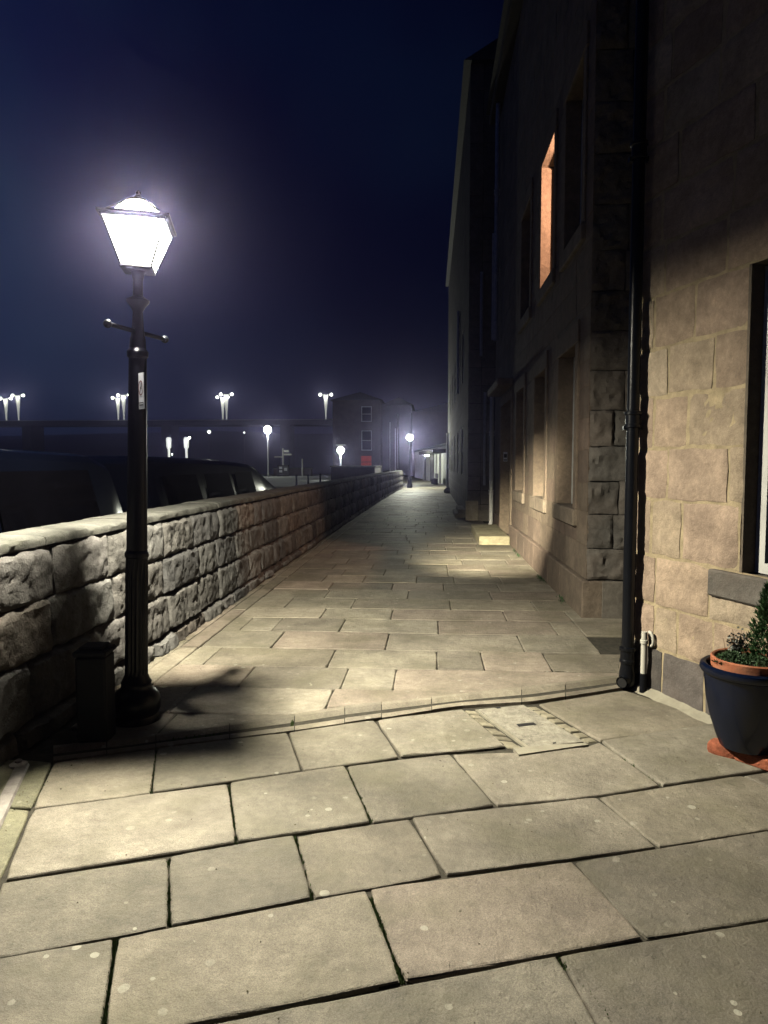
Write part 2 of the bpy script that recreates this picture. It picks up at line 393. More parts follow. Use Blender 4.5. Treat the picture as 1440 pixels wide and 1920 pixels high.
KU = [(130, 1395), (250, 1382), (430, 1356), (552, 1339), (646, 1324), (710, 1317), (809, 1307), (978, 1289), (1165, 1266)]
LA = [(-700, 1612), (62, 1516), (280, 1487), (427, 1467), (567, 1446), (750, 1420), (845, 1412), (950, 1401), (1125, 1389)]
LB = [(-700, 1752), (0, 1652), (315, 1605), (445, 1578), (550, 1564), (720, 1538), (930, 1509), (1120, 1492), (1242, 1472), (1440, 1445), (2300, 1330)]
LC = [(-700, 1912), (0, 1797), (220, 1757), (320, 1737), (585, 1685), (835, 1640), (1070, 1614), (1235, 1587), (1440, 1557), (2400, 1400)]
LD = [(-900, 2160), (385, 1919), (760, 1840), (970, 1802), (1205, 1759), (1440, 1722), (2500, 1560)]
LE = [(-900, 2520), (0, 2330), (1440, 2030), (2500, 1820)]
LF = [(-1200, 3300), (0, 3000), (1440, 2600), (2500, 2350)]
pv = MB(); rs = random.Random(3)
def row(up, lo, joints):
    for (a0, a1), (b0, b1) in zip(joints[:-1], joints[1:]):
        poly = [gz(a0, interp(up, a0)), gz(b0, interp(up, b0)), gz(b1, interp(lo, b1)), gz(a1, interp(lo, a1))]
        slab(pv, poly, gap=.0036, rnd=rs)
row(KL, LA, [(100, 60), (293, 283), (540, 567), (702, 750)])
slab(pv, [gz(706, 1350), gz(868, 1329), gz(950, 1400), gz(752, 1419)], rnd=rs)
ROW_SHADE[0] = .86
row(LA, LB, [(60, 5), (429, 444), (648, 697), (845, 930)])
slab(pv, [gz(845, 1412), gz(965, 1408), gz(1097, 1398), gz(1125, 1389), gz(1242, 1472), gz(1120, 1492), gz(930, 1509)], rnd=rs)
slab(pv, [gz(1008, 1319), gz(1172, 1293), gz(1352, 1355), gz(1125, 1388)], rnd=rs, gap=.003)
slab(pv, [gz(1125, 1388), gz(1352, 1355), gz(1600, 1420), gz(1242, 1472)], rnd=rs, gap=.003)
ROW_SHADE[0] = .76
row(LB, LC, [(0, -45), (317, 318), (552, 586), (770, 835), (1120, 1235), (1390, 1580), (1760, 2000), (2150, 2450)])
ROW_SHADE[0] = .69
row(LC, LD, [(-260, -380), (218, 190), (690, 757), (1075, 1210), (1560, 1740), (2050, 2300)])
ROW_SHADE[0] = .62
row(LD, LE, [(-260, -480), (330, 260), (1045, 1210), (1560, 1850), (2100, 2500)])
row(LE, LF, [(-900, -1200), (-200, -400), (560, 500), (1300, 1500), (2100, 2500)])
# slabs left of the boundary line, running beside the wall
L1 = [gz(100, 1428), gz(60, 1516), gz(0, 1655), gz(-60, 1800), gz(-330, 2400)]
W1 = [Vector((-2.30, p.y+.02, 0)) for p in L1]
for k in range(len(L1)-1):
    slab(pv, [W1[k], L1[k], L1[k+1], W1[k+1]], rnd=rs, col=(.24, .23, .145))
# behind the camera, same frame
a19 = R(18.5); uu = Vector((math.cos(a19), math.sin(a19), 0)); vv = Vector((math.sin(a19), -math.cos(a19), 0))
p0 = gz(0, 3000)
for i in range(7):
    x = -3.2
    while x < 4.5:
        w = rs.uniform(.7, 1.1); o = p0+vv*(i*.62)
        slab(pv, [o+uu*x, o+uu*(x+w), o+uu*(x+w)+vv*.62, o+uu*x+vv*.62], rnd=rs); x += w
ROW_SHADE[0] = 1.0
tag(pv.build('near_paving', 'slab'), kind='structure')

# channel stones: a dished strip crossing the path
ch = MB(); cuts = [100, 200, 292, 430, 552, 646, 715, 809, 978, 1060, 1168]
for k in range(len(cuts)-1):
    a, c_ = cuts[k]+(1 if k else 0), cuts[k+1]-.6; jog = rs.uniform(-.012, .012)
    prof = [(0, -.05), (.012, .0), (.22, .004), (.3, -.006), (.42, -.034), (.58, -.037), (.70, -.010), (.78, .004), (.985, 0), (1, -.05)]
    nseg = 6; vs = []; zz = .005+rs.uniform(-.002, .003); cc = slabcol(rs)
    for s_ in range(nseg+1):
        x = a+(c_-a)*s_/nseg; lo = gz(x, interp(KL, x)); hi = gz(x, interp(KU, x)); d = (hi-lo); ln = max(.17, d.length-.006); d.normalize(); lo = lo+d*(.003+jog*.2)
        for t_, z in prof: vs.append(tuple(lo+d*(t_*ln)+Vector((0, 0, z+zz))))
    q = len(prof); fs = [(s_*q+i, (s_+1)*q+i, (s_+1)*q+i+1, s_*q+i+1) for s_ in range(nseg) for i in range(q-1)]
    fs += [tuple(range(q)), tuple(nseg*q+i for i in range(q-1, -1, -1))]
    ch.add(vs, fs, 0, tuple(x*1.05 for x in cc))
tag(ch.build('drainage_channel', 'slab'), kind='structure')

# the long path: rows square to it
fv = MB(); rs = random.Random(11)
rowsY = [3.4, 3.86, 4.42, 4.97, 5.51, 6.07, 6.70, 7.29, 7.81, 8.41, 9.0, 9.57, 10.16, 10.8]
while rowsY[-1] < 60: rowsY.append(rowsY[-1]+rs.uniform(.5, .66))
given = {4.97: [(643, 1279), (739, 1279), (452, 1279)], 5.51: [(617, 1241), (820, 1241), (905, 1241), (1031, 1248), (385, 1241)],
         6.07: [(515, 1206), (725, 1206), (977, 1206)], 6.70: [(454, 1177), (514, 1177), (639, 1177), (822, 1177), (1038, 1177)],
         7.29: [(603, 1154), (734, 1154), (947, 1154)], 7.81: [(538, 1134), (662, 1134), (844, 1134), (1000, 1134)], 8.41: [(612, 1116), (765, 1116), (920, 1116)]}
kl0, kl1 = gz(200, interp(KU, 200)), gz(1165, interp(KU, 1165)); kd = (kl1-kl0).normalized(); kn = Vector((-kd.y, kd.x, 0))
KUw = [gz(x, interp(KU, x)) for x in (120, 250, 430, 552, 646, 710, 809, 978, 1165)]
def clip_poly(poly, p, n_):
    out = []
    for i in range(len(poly)):
        a, b_ = poly[i], poly[(i+1) % len(poly)]; da, db = (a-p).dot(n_), (b_-p).dot(n_)
        if da >= 0: out.append(a)
        if (da >= 0) != (db >= 0): out.append(a.lerp(b_, da/(da-db)))
    return out
LX, RX = -2.02, 1.56
for i in range(len(rowsY)-1):
    y0, y1 = rowsY[i], rowsY[i+1]
    if y0 in given: js = sorted(gz(*p).x for p in given[y0])
    else:
        js = [LX+rs.uniform(.25, .8)]
        while js[-1] < RX-.7: js.append(js[-1]+rs.uniform(.5, 1.05))
    rx = 1.62 if y0 < 19 else RX-.1 
    if y0 < 7.4: rx = 3.6
    js = [LX]+[j for j in js if LX+.15 < j < rx-.15]+([1.45, 2.3] if rx > 3 else [])+[rx]
    js = sorted(set(js))
    for a, c_ in zip(js[:-1], js[1:]):
        poly = [Vector((a, y0, 0)), Vector((c_, y0, 0)), Vector((c_, y1, 0)), Vector((a, y1, 0))]
        if y0 < 6.1 and a > 1.3: continue
        if y0 < 5.6:
            for q in range(len(KUw)-1):   # convex-ish kerb line: clip by the segment under the slab's centre
                cx = (a+c_)/2
                if KUw[q].x <= cx <= KUw[q+1].x or (q == 0 and cx < KUw[0].x) or (q == len(KUw)-2 and cx > KUw[-1].x):
                    d = (KUw[q+1]-KUw[q]).normalized(); poly = clip_poly(poly, KUw[q], Vector((-d.y, d.x, 0)))
            if len(poly) < 3: continue
        slab(fv, poly, gap=.0032 if y0 < 12 else .005, rnd=rs, ragged=y0 < 9, top=rs.uniform(-.0035, .0035) if y0 < 30 else rs.uniform(-.008, .008))
# edging strip along the boundary wall
y = 4.1
while y < 50:
    L_ = rs.uniform(.9, 1.7)
    slab(fv, [Vector((-2.19, y, 0)), Vector((LX, y, 0)), Vector((LX, y+L_, 0)), Vector((-2.19, y+L_, 0))], rnd=rs, gap=.005, ragged=y < 9, top=.004)
    slab(fv, [Vector((-2.42, y+.3, 0)), Vector((-2.20, y+.3, 0)), Vector((-2.20, y+L_+.3, 0)), Vector((-2.42, y+L_+.3, 0))], rnd=rs, gap=.008, ragged=y < 9, top=-.01)
    y += L_
# beyond the wall's end, and the strip between channel and corner of the near building
for i in range(9):
    for j in range(7):
        y = 61+i*3.2; x = -5+j*1.4
        slab(fv, [Vector((x, y, 0)), Vector((x+1.4, y, 0)), Vector((x+1.4, y+3.2, 0)), Vector((x, y+3.2, 0))], rnd=rs, ragged=False)
slab(fv, [Vector((1.33, 5.5, 0)), Vector((3.6, 5.51, 0)), Vector((3.6, 6.07, 0)), Vector((1.33, 6.07, 0))], rnd=rs, top=-.002)
tag(fv.build('path', 'slab'), kind='structure')

# moss standing in the open joints
mo = MB(); rm = random.Random(5)
def moss_line(p, q, n, w=.010):
    P_, Q_ = gz(*p), gz(*q)
    for k in range(n):
        t_ = rm.random(); c = P_.lerp(Q_, t_)+Vector((rm.gauss(0, w*.5), rm.gauss(0, w*.5), 0)); r_ = rm.uniform(.003, .009); h = rm.uniform(-.012, .002)
        vs = [(c.x+r_*math.cos(a)*rm.uniform(.7, 1.2), c.y+r_*math.sin(a)*rm.uniform(.7, 1.2), h-.02) for a in [i*math.pi/3 for i in range(6)]]+[(c.x, c.y, h+r_*.5)]
        mo.add(vs, [(i, (i+1) % 6, 6) for i in range(6)])
for a, c_, n_ in [((694, 1680), (756, 1838), 420), ((648, 1440), (696, 1538), 200), ((292, 1415), (283, 1486), 150), ((429, 1469), (444, 1577), 160),
                  ((218, 1760), (192, 1918), 260), ((317, 1608), (318, 1735), 150), ((548, 1342), (548, 1370), 60), ((1047, 1790), (1150, 1915), 90),
                  ((300, 1412), (430, 1390), 60), ((103, 1430), (62, 1514), 60), ((300, 1386), (420, 1372), 40), ((1242, 1470), (1170, 1420), 16), ((553, 1566), (585, 1684), 80)]:
    moss_line(a, c_, n_)
tag(mo.build('moss', 'moss'), 'green moss tufts growing in the open paving joints', 'moss', kind='stuff')

gr = MB()
for k in range(900):
    x = rm.uniform(-2.0, 1.6); yy = rm.choice([rm.uniform(1.6, 6), rm.uniform(3, 12)]); s_ = rm.uniform(.0015, .0045); a = rm.uniform(0, 6.28)
    if rm.random() < .5: x = rm.choice([-2.0+abs(rm.gauss(0, .12)), 1.5-abs(rm.gauss(0, .10))])
    if yy < 5.3 and x > 1.4: continue
    vs = [(x+s_*math.cos(a+i*2.09)*rm.uniform(.6, 1.6), yy+s_*math.sin(a+i*2.09)*rm.uniform(.6, 1.6), .004) for i in range(3)]+[(x, yy, .005+s_)]
    c_ = rm.choice([(.10, .08, .05), (.06, .05, .035), (.35, .33, .27), (.12, .10, .04)])
    gr.add(vs, [(0, 1, 3), (1, 2, 3), (2, 0, 3)], 0, c_)
tag(gr.build('grit', 'slab_plain'), 'scattered grit and leaf fragments lying on the paving', 'grit', kind='stuff')
# weeds and litter at the foot of the terrace wall
wd = MB()
for k in range(260):
    yy = rm.choice([9.9, 10.1, 12.5, 13.1, 8.4])+rm.gauss(0, .12); x = 1.53+rm.gauss(0, .02); a = rm.uniform(0, 6.28); l = rm.uniform(.01, .035)
    p = Vector((x, yy, rm.uniform(0, .02))); d = Vector((math.cos(a), math.sin(a), rm.uniform(0, 1)))*l; s_ = Vector((-math.sin(a), math.cos(a), 0))*l*.3
    wd.add([p-s_, p+s_, p+d], [(0, 1, 2)])
tag(wd.build('weeds', 'leafh'), 'tiny weeds and litter along the foot of the terrace wall', 'weeds', kind='stuff')

# ------------------------------------------------------------------ access cover
mc = thing('access_cover', 'rectangular speckled concrete inspection cover with a dark slot, set in the paving', 'access cover', gz(965, 1362))
o = mc.location.copy()
def prism(name, px, z0, z1, m_, parent=None, off=None):
    b = MB(); P = [gz(*p) for p in px]; n = len(P)
    if sum(P[i].x*P[(i+1) % n].y-P[(i+1) % n].x*P[i].y for i in range(n)) < 0: P.reverse()
    b.add([(p.x, p.y, z0) for p in P]+[(p.x, p.y, z1) for p in P], [tuple(range(n-1, -1, -1)), tuple(range(n, 2*n))]+[(i, (i+1) % n, n+(i+1) % n, n+i) for i in range(n)])
    if off is not None: b.v = [tuple(Vector(v)-off) for v in b.v]
    return b.build(name, m_, parent)
prism('cover', [(897, 1331), (978, 1323), (1094, 1392), (996, 1402)], -.04, .004, 'cover', mc, o)
prism('frame', [(891, 1330), (981, 1321), (1100, 1393), (993, 1405)], -.04, -.002, 'mortarpale', mc, o)
prism('slot', [(968, 1359), (1000, 1356), (1006, 1360), (973, 1364)], .001, .0055, 'slot', mc, o)
prism('lifting_hole', [(1036, 1394), (1042, 1393), (1043, 1395), (1037, 1396)], .001, .0055, 'slot', mc, o)
prism('lifting_hole', [(929, 1327), (937, 1327), (940, 1329), (932, 1330)], .001, .0055, 'slot', mc, o)
prism('cement_fillet', [(962, 1404), (1090, 1395), (1104, 1398), (973, 1417)], -.04, .0065, 'mortarpale', mc, o)
rb = MB(); rr = random.Random(2)     # broken setts either side
def setts(p0, p1, q1, q0, n):
    for k in range(n):
        t0, t1 = k/n, (k+1)/n; a = gz(*p0).lerp(gz(*p1), t0); a2 = gz(*p0).lerp(gz(*p1), t1); c_ = gz(*q0).lerp(gz(*q1), t0); c2 = gz(*q0).lerp(gz(*q1), t1)
        slab(rb, [a, a2, c2, c_], gap=.003, top=rr.uniform(-.014, -.002), rnd=rr, col=tuple(x*kq for kq in [rr.uniform(.7, 1.1)] for x in (.30, .27, .19)))
setts((870, 1330), (950, 1400), (988, 1404), (892, 1331), 9)
setts((984, 1321), (1102, 1391), (1124, 1388), (1006, 1320), 8)
tag(rb.build('paving_setts', 'slab_plain'), kind='structure')

# ================================================================== BOUNDARY WALL
wall = thing('boundary_wall', 'long low wall of rock-faced stone blocks with a flat coping, left of the path', 'wall', (-2.55, 3, 0))
def wx(y): return -2.31 if y < 15 else -2.31+.43*((y-15)/33)**1.6
wb = MB()
def palw(rnd, i, a, b_):
    c = rnd.choice([(.24, .235, .222), (.22, .21, .20), (.26, .25, .23), (.20, .19, .175), (.25, .22, .19), (.16, .158, .155), (.29, .285, .27)]); k = rnd.uniform(.65, 1.15)
    return tuple(x*k for x in c)
def wj(y0, y1):
    def f(i, rnd):
        js = [0]
        while js[-1] < y1-y0-.8: js.append(js[-1]+(rnd.uniform(.45, 1.0) if i >= 2 else rnd.uniform(.34, .85)))
        js.append(y1-y0); return js
    return f
crs = [-.03, .115, .455, .775, 1.085]
masonry(wb, (-2.31, .2, 0), (0, 1, 0), (1, 0, 0), crs, wj(.2, 15.2), gap=.005, bulge=.022, rough=.014, edge=.014, depth=.055, pal=palw, batter=.055, pw=14, seed=21, round_=.03, wob=.008, mortar_depth=.018, lowboost=.40, lod=lambda u: .024 if u < 9 else .04)
segs = [(15.2, 26), (26, 37), (37, 48.2)]
for y0, y1 in segs:
    o0, o1 = Vector((wx(y0), y0, 0)), Vector((wx(y1), y1, 0)); d = (o1-o0); ln = d.length; d.normalize()
    masonry(wb, o0, d, (d.y, -d.x, 0), crs, wj(0, ln), gap=.007, bulge=.03, rough=.018, edge=.018, depth=.055, pal=palw, batter=.055, pw=9, seed=int(y0), round_=.04, wob=.010, mortar_depth=.03, cell=.09)
# wall end face
masonry(wb, (wx(48.2)-.42, 48.22, 0), (1, 0, 0), (0, 1, 0), crs, lambda i, r_: [0, .42], bulge=.02, rough=.01, cell=.1, pal=palw, seed=4)
wb.build('wall_face', ['rock', 'joint_dark'], wall, smooth=True).location = -Vector(wall.location)
core = MB()
for y0, y1 in [(.2, 15.2)]+segs:
    xa, xb = wx(y0), wx(y1)
    core.add([(xa-.075, y0, -.05), (xb-.075, y1, -.05), (xb-.12, y1, 1.10), (xa-.12, y0, 1.10), (xa-.44, y0, -.05), (xb-.44, y1, -.05), (xb-.44, y1, 1.07), (xa-.44, y0, 1.07)],
             [(0, 1, 2, 3), (5, 4, 7, 6), (3, 2, 6, 7), (4, 0, 3, 7), (1, 5, 6, 2)])
core.build('wall_core', 'joint_dark', wall).location = -Vector(wall.location)
cp = MB(); rc = random.Random(9); y = .2
while y < 48.2:
    L_ = rc.uniform(.9, 1.5); y1 = min(48.3, y+L_); n = max(3, int((y1-y)/(.05 if y < 10 else .15))); vs = []; zz = rc.uniform(-.006, .008); kx = rc.uniform(-.008, .008)
    prof = [(-.135, 1.10), (-.066, 1.101), (-.054, 1.108), (-.050, 1.140), (-.058, 1.158), (-.10, 1.168), (-.28, 1.172), (-.44, 1.165), (-.49, 1.15), (-.49, 1.09), (-.4, 1.09)]
    for k in range(n+1):
        yy = y+.004+(y1-y-.008)*k/n
        for j, (px_, pz) in enumerate(prof):
            f = noise.fractal(Vector((yy*6, px_*9, pz*8)), .8, 2.1, 4)
            e_ = .016 if 0 < j < 6 else .007
            vs.append((wx(yy)+px_+kx+f*e_, yy, pz+zz+f*e_*.55))
    q = len(prof); fs = [(k*q+j, (k+1)*q+j, (k+1)*q+(j+1) % q, k*q+(j+1) % q) for k in range(n) for j in range(q)]
    fs += [tuple(range(q)), tuple(n*q+j for j in range(q-1, -1, -1))]
    cp.add(vs, fs); y = y1
cp.build('coping', 'cap', wall, smooth=True).location = -Vector(wall.location)

# ================================================================== STREET LAMP (near)
lx, ly = -1.845, 4.29
lamp = thing('street_lamp', 'lit black cast-iron street lamp with square lantern, standing by the stone wall', 'street lamp', (lx, ly, 0))
b = MB(); b.lathe([(.145, -.02), (.145, .03), (.138, .045), (.148, .075), (.150, .12), (.138, .16), (.118, .185), (.098, .20), (.090, .225), (.094, .24), (.080, .262), (.070, .29)], n=40)
b.build('base', 'black', lamp, smooth=True)
b = MB(); b.lathe([(.070, .285), (.069, .32), (.068, .9), (.0655, 1.02), (.072, 1.03), (.072, 1.05), (.062, 1.07), (.057, 1.7), (.053, 2.24), (.062, 2.25), (.064, 2.28), (.05, 2.30), (.046, 2.36)], n=32, flute=(.30, 1.0))
sh = b.build('shaft', 'black', lamp, smooth=False)
b = MB(); b.lathe([(.046, 2.355), (.040, 2.38), (.034, 2.44), (.030, 2.52), (.045, 2.55), (.066, 2.575), (.068, 2.59), (.05, 2.60), (.03, 2.615), (.028, 2.70), (.04, 2.755), (.06, 2.765)], n=32)
b.build('neck', 'black', lamp, smooth=True)
b = MB(); d = Vector((.28, .96, 0)).normalized()
b.tube([d*-.25+Vector((0, 0, 2.40)), d*.25+Vector((0, 0, 2.40))], .014, 12)
for s_ in (-1, 1): b.ball(tuple(d*.26*s_+Vector((0, 0, 2.40))), .025, n=8)
b.build('ladder_bar', 'black', lamp, smooth=True)
LR = R(14)
def LT(x, y, z): return Vector((x*math.cos(LR)-y*math.sin(LR)+.0, x*math.sin(LR)+y*math.cos(LR), z))
zb, zt, hb, ht = 2.77, 3.035, .085, .180
fr = MB()
for sx, sy in ((-1, -1), (1, -1), (1, 1), (-1, 1)):
    fr.tube([LT(sx*hb, sy*hb, zb), LT(sx*ht, sy*ht, zt)], .0045, 6)
for z, h in ((zb, hb), (zt, ht)):
    c4 = [LT(-h, -h, z), LT(h, -h, z), LT(h, h, z), LT(-h, h, z)]
    for k in range(4): fr.tube([c4[k], c4[(k+1) % 4]], .010, 6)
fr.box((-hb, -hb, zb-.012), (hb, hb, zb+.004), T=lambda v: LT(*v))
ln = fr.build('lantern_frame', 'black', lamp)
gl = MB()
for k in range(4):
    a, c_ = [(-1, -1), (1, -1), (1, 1), (-1, 1)][k], [(1, -1), (1, 1), (-1, 1), (-1, -1)][k]; q = .985
    gl.quad(LT(a[0]*hb*q, a[1]*hb*q, zb+.006), LT(c_[0]*hb*q, c_[1]*hb*q, zb+.006), LT(c_[0]*ht*q, c_[1]*ht*q, zt), LT(a[0]*ht*q, a[1]*ht*q, zt))
gl.build('lantern_glass', 'lglass', lamp)
rf = MB(); h = ht+.022
def ring4(h, z): return [LT(-h, -h, z), LT(h, -h, z), LT(h, h, z), LT(-h, h, z)]
vs = ring4(h, zt+.005)+ring4(h, zt+.020)+ring4(.125, zt+.020)+ring4(.125, zt+.005)
fs = [(k*4+j, k*4+(j+1) % 4, (k*4+4+(j+1) % 4) % 16 if (j+1) % 4 else (k*4+4) % 16, (k*4+4+j) % 16) for k in range(4) for j in range(4)]
fs = [(k*4+j, k*4+(j+1) % 4, ((k+1) % 4)*4+(j+1) % 4, ((k+1) % 4)*4+j) for k in range(4) for j in range(4)]
rf.add(vs, fs)
for k in range(4):
    an = LR+math.pi/4+k*math.pi/2; c_ = Vector((math.cos(an), math.sin(an), 0)); rf.tube([c_*.235+Vector((0, 0, zt+.022)), c_*.15+Vector((0, 0, zt+.075)), c_*.05+Vector((0, 0, zt+.140))], .005, 6)
rf.lathe([(.052, zt+.134), (.048, zt+.148), (.026, zt+.16), (.012, zt+.175), (.016, zt+.187), (.004, zt+.20)], n=14)
rf.build('lantern_roof', 'black', lamp)
b = MB(); b.lathe([(.165, zt+.016), (.150, zt+.05), (.125, zt+.085), (.090, zt+.118), (.05, zt+.135), (.005, zt+.138)], n=28, cap=False); b.build('opal_dome', 'opal', lamp, smooth=True)
for k_ in range(3): light('lamp_light', (0, 0, zt+.018+.042*k_), LAMP_POWER/3, (1, .93, .75), .030, lamp)   # upright tube lamp
tl = light('added_terrace_spot', (0, 0, zt+.05), BEAM_POWER, (1, .91, .68), .02, lamp); tl.data = bpy.data.lights.new('added_terrace_spot', 'SPOT')   # added spot, brightens a patch of the terrace face
tl.data.energy = BEAM_POWER; tl.data.color = (1, .91, .68); tl.data.shadow_soft_size = .035; tl.data.spot_size = R(29); tl.data.spot_blend = 1.0
sp = bpy.data.lights.new('added_sign_spot', 'SPOT'); sp.energy = 85; sp.color = (1, .95, .85); sp.shadow_soft_size = .02; sp.spot_size = R(17); sp.spot_blend = .7   # added spot that brightens the sign plate
so = bpy.data.objects.new('added_sign_spot', sp); COL.objects.link(so); so.parent = lamp; so.location = (-.02, -.16, 2.76); so.rotation_euler = (Vector((.095, -.065, 2.03))-Vector((-.02, -.16, 2.76))).to_track_quat('-Z', 'Y').to_euler()
tl.rotation_euler = (Vector((1.6, 13.0, 1.1))-Vector((-1.8, 4.3, 3.15))).to_track_quat('-Z', 'Y').to_euler()
lamp.rotation_euler = (0, R(1.6), 0)
# sign on the lamp post
sg = thing('prohibition_sign', 'small white plate with a red ring, fixed to the lamp post', 'sign', (-1.737, 4.225, 1.93))
sa = R(-42)
def ST(v):
    return Vector((v.x*math.cos(sa)-v.y*math.sin(sa), v.x*math.sin(sa)+v.y*math.cos(sa), v.z))
b = MB(); b.box((-.037, -.003, 0), (.037, .003, .215), T=ST); b.build('plate', 'signwhite', sg)
b = MB(); n = 28
for k in range(n):
    a0, a1 = 2*math.pi*k/n, 2*math.pi*(k+1)/n; f = -.0045
    q = [ST(Vector((r_*math.cos(a), f, .125+r_*math.sin(a)*1.55))) for r_, a in ((.024, a0), (.024, a1), (.029, a1), (.029, a0))]; b.quad(*q)
b.quad(*[ST(Vector(p)) for p in ((-.018, -.0046, .095), (-.013, -.0046, .092), (.018, -.0046, .155), (.013, -.0046, .158))])
b.build('ring', 'signred', sg)
b = MB(); b.box((-.005, -.0052, .118), (.007, -.0042, .132), T=ST); b.box((.004, -.0052, .132), (.012, -.0042, .15), T=ST); b.build('pictogram', 'signdark', sg); b = MB()
for z, w in ((.034, .052), (.020, .040)):
    x = -w/2
    while x < w/2: l = rm.uniform(.004, .010); b.box((x, -.005, z), (x+l, -.0042, z+.006), T=ST); x += l+.002
b.build('lettering', 'signdark', sg)

# dark square bollard between lamp and wall
bo = thing('bollard', 'short dark square timber bollard standing between the lamp base and the stone wall', 'bollard', (-1.945, 3.97, 0), R(6))
b = MB(); b.box((-.085, -.085, -.05), (.085, .085, .50), bev=.012); b.build('post', 'blackdull', bo)
b = MB(); b.box((-.095, -.095, .50), (.095, .095, .535), bev=.01); b.box((-.07, -.07, .535), (.07, .07, .555), bev=.01); b.build('cap', 'blackdull', bo)
# pale metal strip with bolt, bottom left
stp = thing('metal_strip', 'pale metal strip with a round bolt, lying on the paving beside the wall', 'metal strip', tuple(gz(20, 1480)))
A_, B_ = gz(42, 1437), gz(-60, 1650); d = (B_-A_).normalized(); nn_ = Vector((-d.y, d.x, 0)); o = Vector(stp.location)
b = MB(); vs = []
for p in (A_, B_):
    for w, z in ((-.035, .004), (-.028, .016), (.028, .016), (.035, .004)): vs.append(p+nn_*w+Vector((0, 0, z))-o)
b.add(vs, [(0, 4, 5, 1), (1, 5, 6, 2), (2, 6, 7, 3), (0, 1, 2, 3), (7, 6, 5, 4)]); b.build('strip', 'silver', stp)
b = MB(); p = gz(35, 1437)-o; b.lathe([(.045, .006), (.045, .014), (.03, .022), (.018, .024), (.018, .034), (.012, .038)], c=(p.x, p.y, 0), n=20); b.build('bolt', 'silver', stp, smooth=True)

# ================================================================== NEAR BUILDING (right)
PA = Vector((1.45, 5.3, 0)); AN = R(20.3)
UA = Vector((math.sin(AN), -math.cos(AN), 0)); NA = Vector((-math.cos(AN), -math.sin(AN), 0))
def AP(u, z, h=0): return PA+UA*u+NA*h+Vector((0, 0, z))
near = thing('stone_house', 'near sandstone house with yellow mortar joints and a sash window, filling the right edge', 'house', tuple(PA))
def pala(rnd, i, a, b_):
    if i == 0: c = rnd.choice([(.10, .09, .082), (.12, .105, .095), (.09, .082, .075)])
    else: c = rnd.choice([(.35, .265, .19), (.385, .305, .215), (.36, .27, .20), (.42, .34, .245), (.33, .25, .185), (.31, .235, .17)])
    k = rnd.uniform(1.12, 1.5); return tuple(x*k for x in c)
expl = {0: [0, .20, .40, .80, 1.25, 1.7], 1: [0, .30, .54, .86, 1.3, 1.8], 2: [0, .30, .82, 1.3, 1.8], 3: [0, .24, .55, 1.05, 1.5], 4: [0, .40, .95, 1.5], 5: [0, .24, .58, 1.2], 6: [0, .38, .80, 1.2], 7: [0, .22, .62, 1.1]}
def ja(i, rnd):
    js = list(expl.get(i, [0, rnd.uniform(.2, .45)]))
    while js[-1] < 5.2: js.append(js[-1]+rnd.uniform(.35, .7))
    js.append(5.9); return js
ca = [-.04, .33, .63, .965, 1.36, 1.705, 2.055, 2.39, 2.74]
while ca[-1] < 8: ca.append(ca[-1]+.34)
winA = (1.08, 2.05, .965, 2.74)
fa = MB()
masonry(fa, PA, UA, NA, ca, ja, openings=[winA], gap=.011, bulge=.007, rough=.0055, edge=.009, depth=.012, pal=pala, pw=26, seed=31, round_=.02, wob=.003, mortar_depth=.0025, lod=lambda u: .035 if u < 1.9 else .12)
# return face towards the passage
masonry(fa, PA+Vector((.004, 0, 0))+UA*.0, (math.cos(AN), math.sin(AN), 0), (-math.sin(AN), math.cos(AN), 0), ca, rand_joints(0, 4, .4, .7), gap=.01, bulge=.01, rough=.01, edge=.02, depth=.012, pal=pala, cell=.15, seed=8, mortar_depth=0)
o = Vector(near.location)
fo = fa.build('wall_face', ['ashlar', 'mortar'], near, smooth=True); fo.location = -o
# quoins standing a little proud at the corner
# projecting foot stone by the downpipe, sloping cement fillet
b = MB()
for k in range(14):
    u0, u1 = .16+k*.09, .16+(k+1)*.09
    b.add([AP(u0, -.01, .075+.01*math.sin(k*2.1))-o, AP(u1, -.01, .075+.01*math.sin((k+1)*2.1))-o, AP(u1, .035, .0)-o, AP(u0, .035, .0)-o], [(0, 1, 2, 3)])
b.build('cement_fillet', 'mortarpale', near)
b = MB()
q = [AP(-.02, -.01, .06), AP(.10, -.01, .085), AP(.10, .19, .07), AP(-.02, .26, .03), AP(-.02, -.01, -.04), AP(.10, -.01, -.02), AP(.10, .30, .0), AP(-.02, .33, -.02)]
b.add([p-o for p in q], [(0, 1, 2, 3), (3, 2, 6, 7), (4, 0, 3, 7), (1, 5, 6, 2)], col=(.28, .235, .18)); b.build('foot_stone', 'ashlar', near)
# body behind, roof
b = MB(); a_, c_ = AP(.02, 0, -.30), AP(5.8, 0, -.30); dd = Vector((math.cos(AN), math.sin(AN), 0))
vs = [a_-o, c_-o, c_+dd*3.6-o, a_+dd*3.6-o]; vs = vs+[v+Vector((0, 0, 7.8)) for v in vs]
b.add(vs, [(0, 1, 5, 4), (1, 2, 6, 5), (2, 3, 7, 6), (3, 0, 4, 7), (4, 5, 6, 7)]); b.build('wall', 'slot', near)
b = MB(); e0, e1 = AP(-.25, 7.9, .2)-o, AP(5.9, 7.9, .2)-o; r0, r1 = e0+dd*2.2+Vector((0, 0, 1.6)), e1+dd*2.2+Vector((0, 0, 1.6)); k0, k1 = e0+dd*4.4, e1+dd*4.4
b.add([e0, e1, r1, r0, k0, k1], [(0, 1, 2, 3), (3, 2, 5, 4), (0, 3, 4), (1, 5, 2)]); b.build('roof', 'slate', near)
